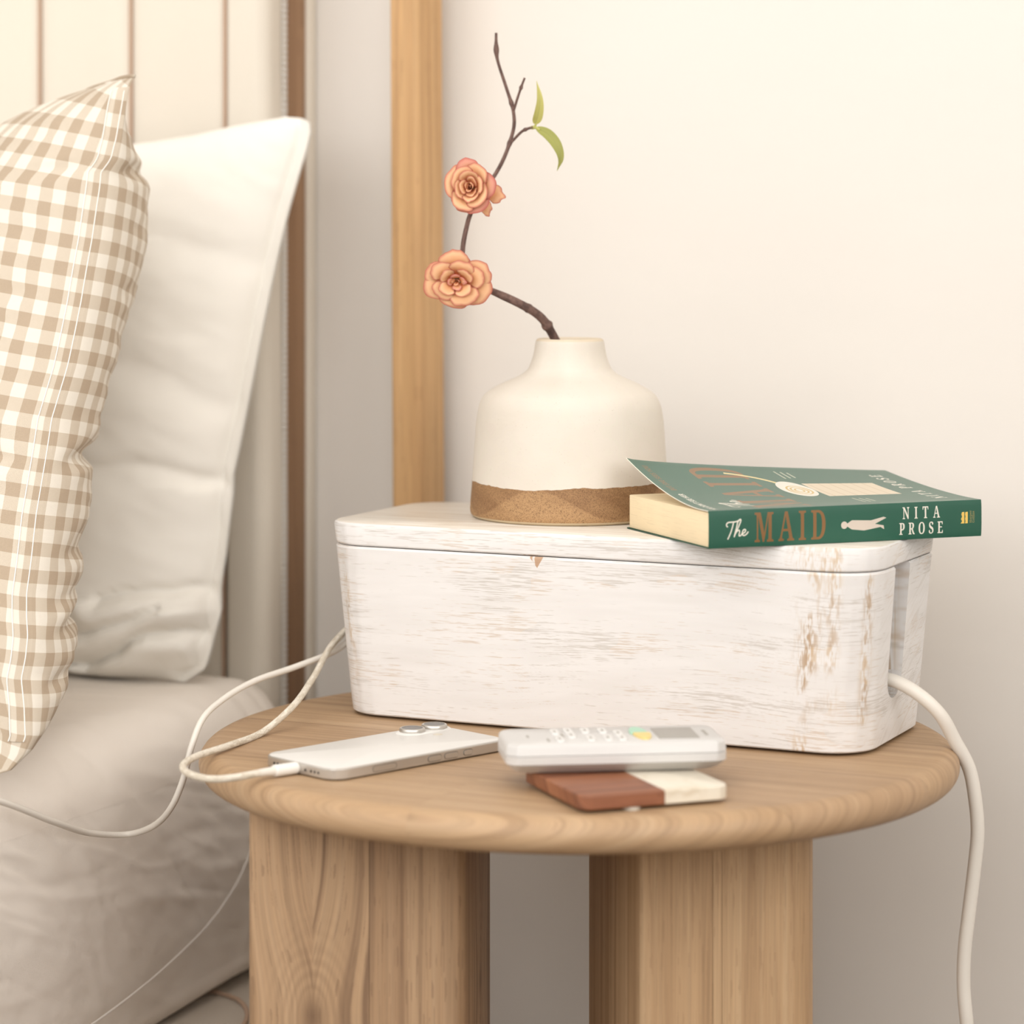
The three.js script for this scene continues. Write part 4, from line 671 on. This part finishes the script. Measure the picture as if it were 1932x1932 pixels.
// ---------------------------------------------------------------- coaster
{
  const o = thing('coaster', 'square coaster, half reddish wood and half white marble, under the remote', 'coaster');
  o.position.set(0.0674, TOP, -1.6494); o.rotation.y = THREE.MathUtils.degToRad(21);
  const hz = 0.0475, y0 = 0.002, y1 = 0.0105;
  const half = (x0, x1, rl, rr, mat, name, label) => {
    const g = loft(rounded((x1 - x0) / 2, hz, y0, y1, 0.006, 0.0014, 3), { arc: 6, capUV: (x, z) => [z * 9.7, x * 9.7], sideUV: (s, y) => [y * 9.7, s * 9.7] });
    const P = g.attributes.position; for (let i = 0; i < P.count; i++) { let x = P.getX(i) + (x0 + x1) / 2, z = P.getZ(i); P.setXYZ(i, x, P.getY(i), z); }
    return part(name, g, mat, o, label);
  };
  // each half is squared off where the two meet
  const cutHalf = (x0, x1, keepLeft) => { const pts = []; const r = 0.007; const arc = (cx, cz, a0) => { for (let i = 0; i <= 6; i++) { const a = (a0 + i * 15) * Math.PI / 180; pts.push(new THREE.Vector2(cx + r * Math.cos(a), cz + r * Math.sin(a))); } }; const e = 0.0013; const X0 = x0 + (keepLeft ? e : 0), X1 = x1 - (keepLeft ? 0 : e), Z = hz - e; if (keepLeft) { pts.push(new THREE.Vector2(X1, -Z), new THREE.Vector2(X1, Z)); arc(X0 + r, Z - r, 90); arc(X0 + r, -Z + r, 180); } else { arc(X1 - r, -Z + r, -90); arc(X1 - r, Z - r, 0); pts.push(new THREE.Vector2(X0, Z), new THREE.Vector2(X0, -Z)); }
    const g = new THREE.ExtrudeGeometry(new THREE.Shape(pts), { depth: y1 - y0 - 2 * e, bevelEnabled: true, bevelThickness: e, bevelSize: e, bevelSegments: 3, curveSegments: 6 }); g.rotateX(-Math.PI / 2); g.translate(0, y0 + e, 0);
    const P = g.attributes.position; for (let i = 0; i < P.count; i++) { if (keepLeft ? P.getX(i) > x1 : P.getX(i) < x0) P.setX(i, keepLeft ? x1 : x0); } const U = g.attributes.uv; for (let i = 0; i < P.count; i++) U.setXY(i, (P.getZ(i) + P.getY(i)) * 9.7, P.getX(i) * 9.7); g.computeVertexNormals(); return toCreasedNormals(g, 0.6); };
  part('wood_half', cutHalf(-0.0475, 0.0050, true), M.coasterWood, o, 'reddish brown wooden half');
  const marble = tex(512, 512, (u, v) => { const n = fbm(u * 5 + fbm(u * 4, v * 4, 3, 3) * 2, v * 5, 9, 5); return mix3([226, 217, 200], [206, 191, 168], sstep(0.55, 0.75, n) * 0.7); });
  part('marble_half', cutHalf(0.0052, 0.0475, false), std({ map: marble, roughness: 0.3 }), o, 'cream white marble half');
  for (const [x, z] of [[-0.0135, 0.0405], [-0.036, -0.012], [0.036, 0.012], [0.012, -0.038]]) { const p = new THREE.CylinderGeometry(0.0052, 0.0055, 0.0021, 20); p.translate(x, 0.00105, z); part('rubber_foot', p, std({ color: 0xd9d2c4, roughness: 0.5 }), o); }
}

// ---------------------------------------------------------------- remote control
{
  const o = thing('remote_control', 'white air conditioner remote with green and yellow buttons on the coaster', 'remote');
  o.position.set(0.0605, TOP + 0.0105, -1.6814); o.rotation.y = THREE.MathUtils.degToRad(7);
  const white = std({ color: new THREE.Color(0.63, 0.61, 0.59), roughness: 0.36 }), key = std({ color: new THREE.Color(0.76, 0.745, 0.72), roughness: 0.3 });
  const HX = 0.0672, HZ = 0.0285;
  const lower = [{ y: 0.0008, hx: HX - 0.0085, hz: HZ - 0.0070, r: 0.005 }, { y: 0.0022, hx: HX - 0.0050, hz: HZ - 0.0045, r: 0.006 }, { y: 0.0044, hx: HX - 0.0022, hz: HZ - 0.0020, r: 0.0075 }, { y: 0.0061, hx: HX - 0.0010, hz: HZ - 0.0009, r: 0.008 }];
  part('battery_cover', loft(lower, { arc: 8, crease: 0.8 }), white, o);
  part('lower_shell', loft([{ y: 0.0062, hx: HX - 0.0008, hz: HZ - 0.0008, r: 0.0082 }, { y: 0.0066, hx: HX - 0.0001, hz: HZ - 0.0001, r: 0.0088 }, { y: 0.0112, hx: HX, hz: HZ, r: 0.009 }, { y: 0.0115, hx: HX - 0.0003, hz: HZ - 0.0003, r: 0.0087 }], { arc: 8 }), white, o);
  const up = [{ y: 0.0117, hx: HX - 0.0004, hz: HZ - 0.0004, r: 0.0086 }, { y: 0.0120, hx: HX - 0.0001, hz: HZ - 0.0001, r: 0.0089 }]; for (let i = 0; i <= 4; i++) { const a = i / 4 * Math.PI / 2, k = 0.0026 * (1 - Math.cos(a)); up.push({ y: 0.0160 + 0.0026 * Math.sin(a), hx: HX - 0.0004 - k, hz: HZ - 0.0004 - k, r: 0.0086 - k * 0.8 }); }
  part('upper_shell', loft(up, { arc: 8, crease: 0.8 }), white, o);
  const Y = 0.0186, ink = std({ color: 0xaaa59d, roughness: 0.8 });
  const pad = (name, x, z, hx, hz, r, h, mat, label) => { const g = loft(rounded(hx, hz, -0.0006, h, r, Math.min(0.0004, h * 0.5), 2), { arc: 6 }); const m = part(name, g, mat, o, label); m.position.set(x, Y, z); return m; };
  for (const [x, zs] of [[-0.0335, [-0.010, 0.0135]], [-0.0250, [-0.0125, 0.002]], [-0.0145, [-0.0125, 0.0125]], [-0.0040, [-0.0105, 0.0125]], [0.0045, [-0.002, 0.0135]]]) for (const z of zs) { const k = pad('button', x, z, 0.0026, 0.0072, 0.0025, 0.0011, key); const t = loft(rounded(0.0007, 0.0030, 0, 0.00012, 0.0003, 0.00004, 1), { arc: 2 }); const m = part('button_print', t, ink, k, 'faint grey lettering on the button'); m.position.set(-0.0002, 0.00108, 0.001); }
  for (const [x, z, l] of [[-0.0515, 0.0005, 0.0035], [-0.0405, 0.0135, 0.0050], [-0.0300, 0.0000, 0.0060]]) { const g = loft(rounded(0.0008, l, 0, 0.00012, 0.0003, 0.00004, 1), { arc: 2 }); const m = part('print', g, ink, o, 'faint grey lettering'); m.position.set(x, Y, z); }
  const drop = (pts, col, name, label) => { const sh = new THREE.Shape(pts.map(([a, b]) => new THREE.Vector2(a, b))); const g = new THREE.ExtrudeGeometry(sh, { depth: 0.0010, bevelEnabled: true, bevelThickness: 0.0003, bevelSize: 0.0003, bevelSegments: 2 }); g.rotateX(Math.PI / 2); g.translate(0, Y + 0.0009, 0); part(name, g, std({ color: col, roughness: 0.4 }), o, label); };
  const oval = (cx, cz, rx, rz, cut) => { const p = []; for (let i = 0; i < 28; i++) { const a = i / 28 * Math.PI * 2; let z = cz + rz * Math.sin(a); if (cut > 0) z = Math.min(z, cut === 2 ? 99 : 0); if (cut < 0) z = Math.max(z, 0.0004); p.push([cx + rx * Math.cos(a), z]); } return p; };
  drop(oval(0.0170, -0.0015, 0.0050, 0.0165, 1).filter((p, i, l) => !i || Math.hypot(p[0] - l[i - 1][0], p[1] - l[i - 1][1]) > 1e-5), 0xa9d3ba, 'green_button', 'mint green half oval button');
  drop(oval(0.0185, 0.0015, 0.0050, 0.0175, -1).filter((p, i, l) => !i || Math.hypot(p[0] - l[i - 1][0], p[1] - l[i - 1][1]) > 1e-5), 0xe6cd7e, 'yellow_button', 'yellow half oval button');
  pad('display', 0.0395, 0.0000, 0.0125, 0.0170, 0.0006, 0.0004, std({ color: 0xa29d96, roughness: 0.4 }), 'grey display window');
  { const g = loft(rounded(0.0011, 0.0085, 0, 0.00012, 0.0005, 0.00004, 1), { arc: 2 }); const m = part('print', g, ink, o, 'faint grey maker lettering'); m.position.set(0.0580, Y, 0.000); }
  for (const [x, z] of [[-0.052, 0.019], [0.052, 0.019], [-0.052, -0.019], [0.052, -0.019]]) { const f = new THREE.SphereGeometry(0.0014, 12, 8); f.translate(x, 0.0014, z); part('rubber_foot', f, white, o); }
}

for (const o of scene.children) shade(o);
renderer.render(scene, camera);
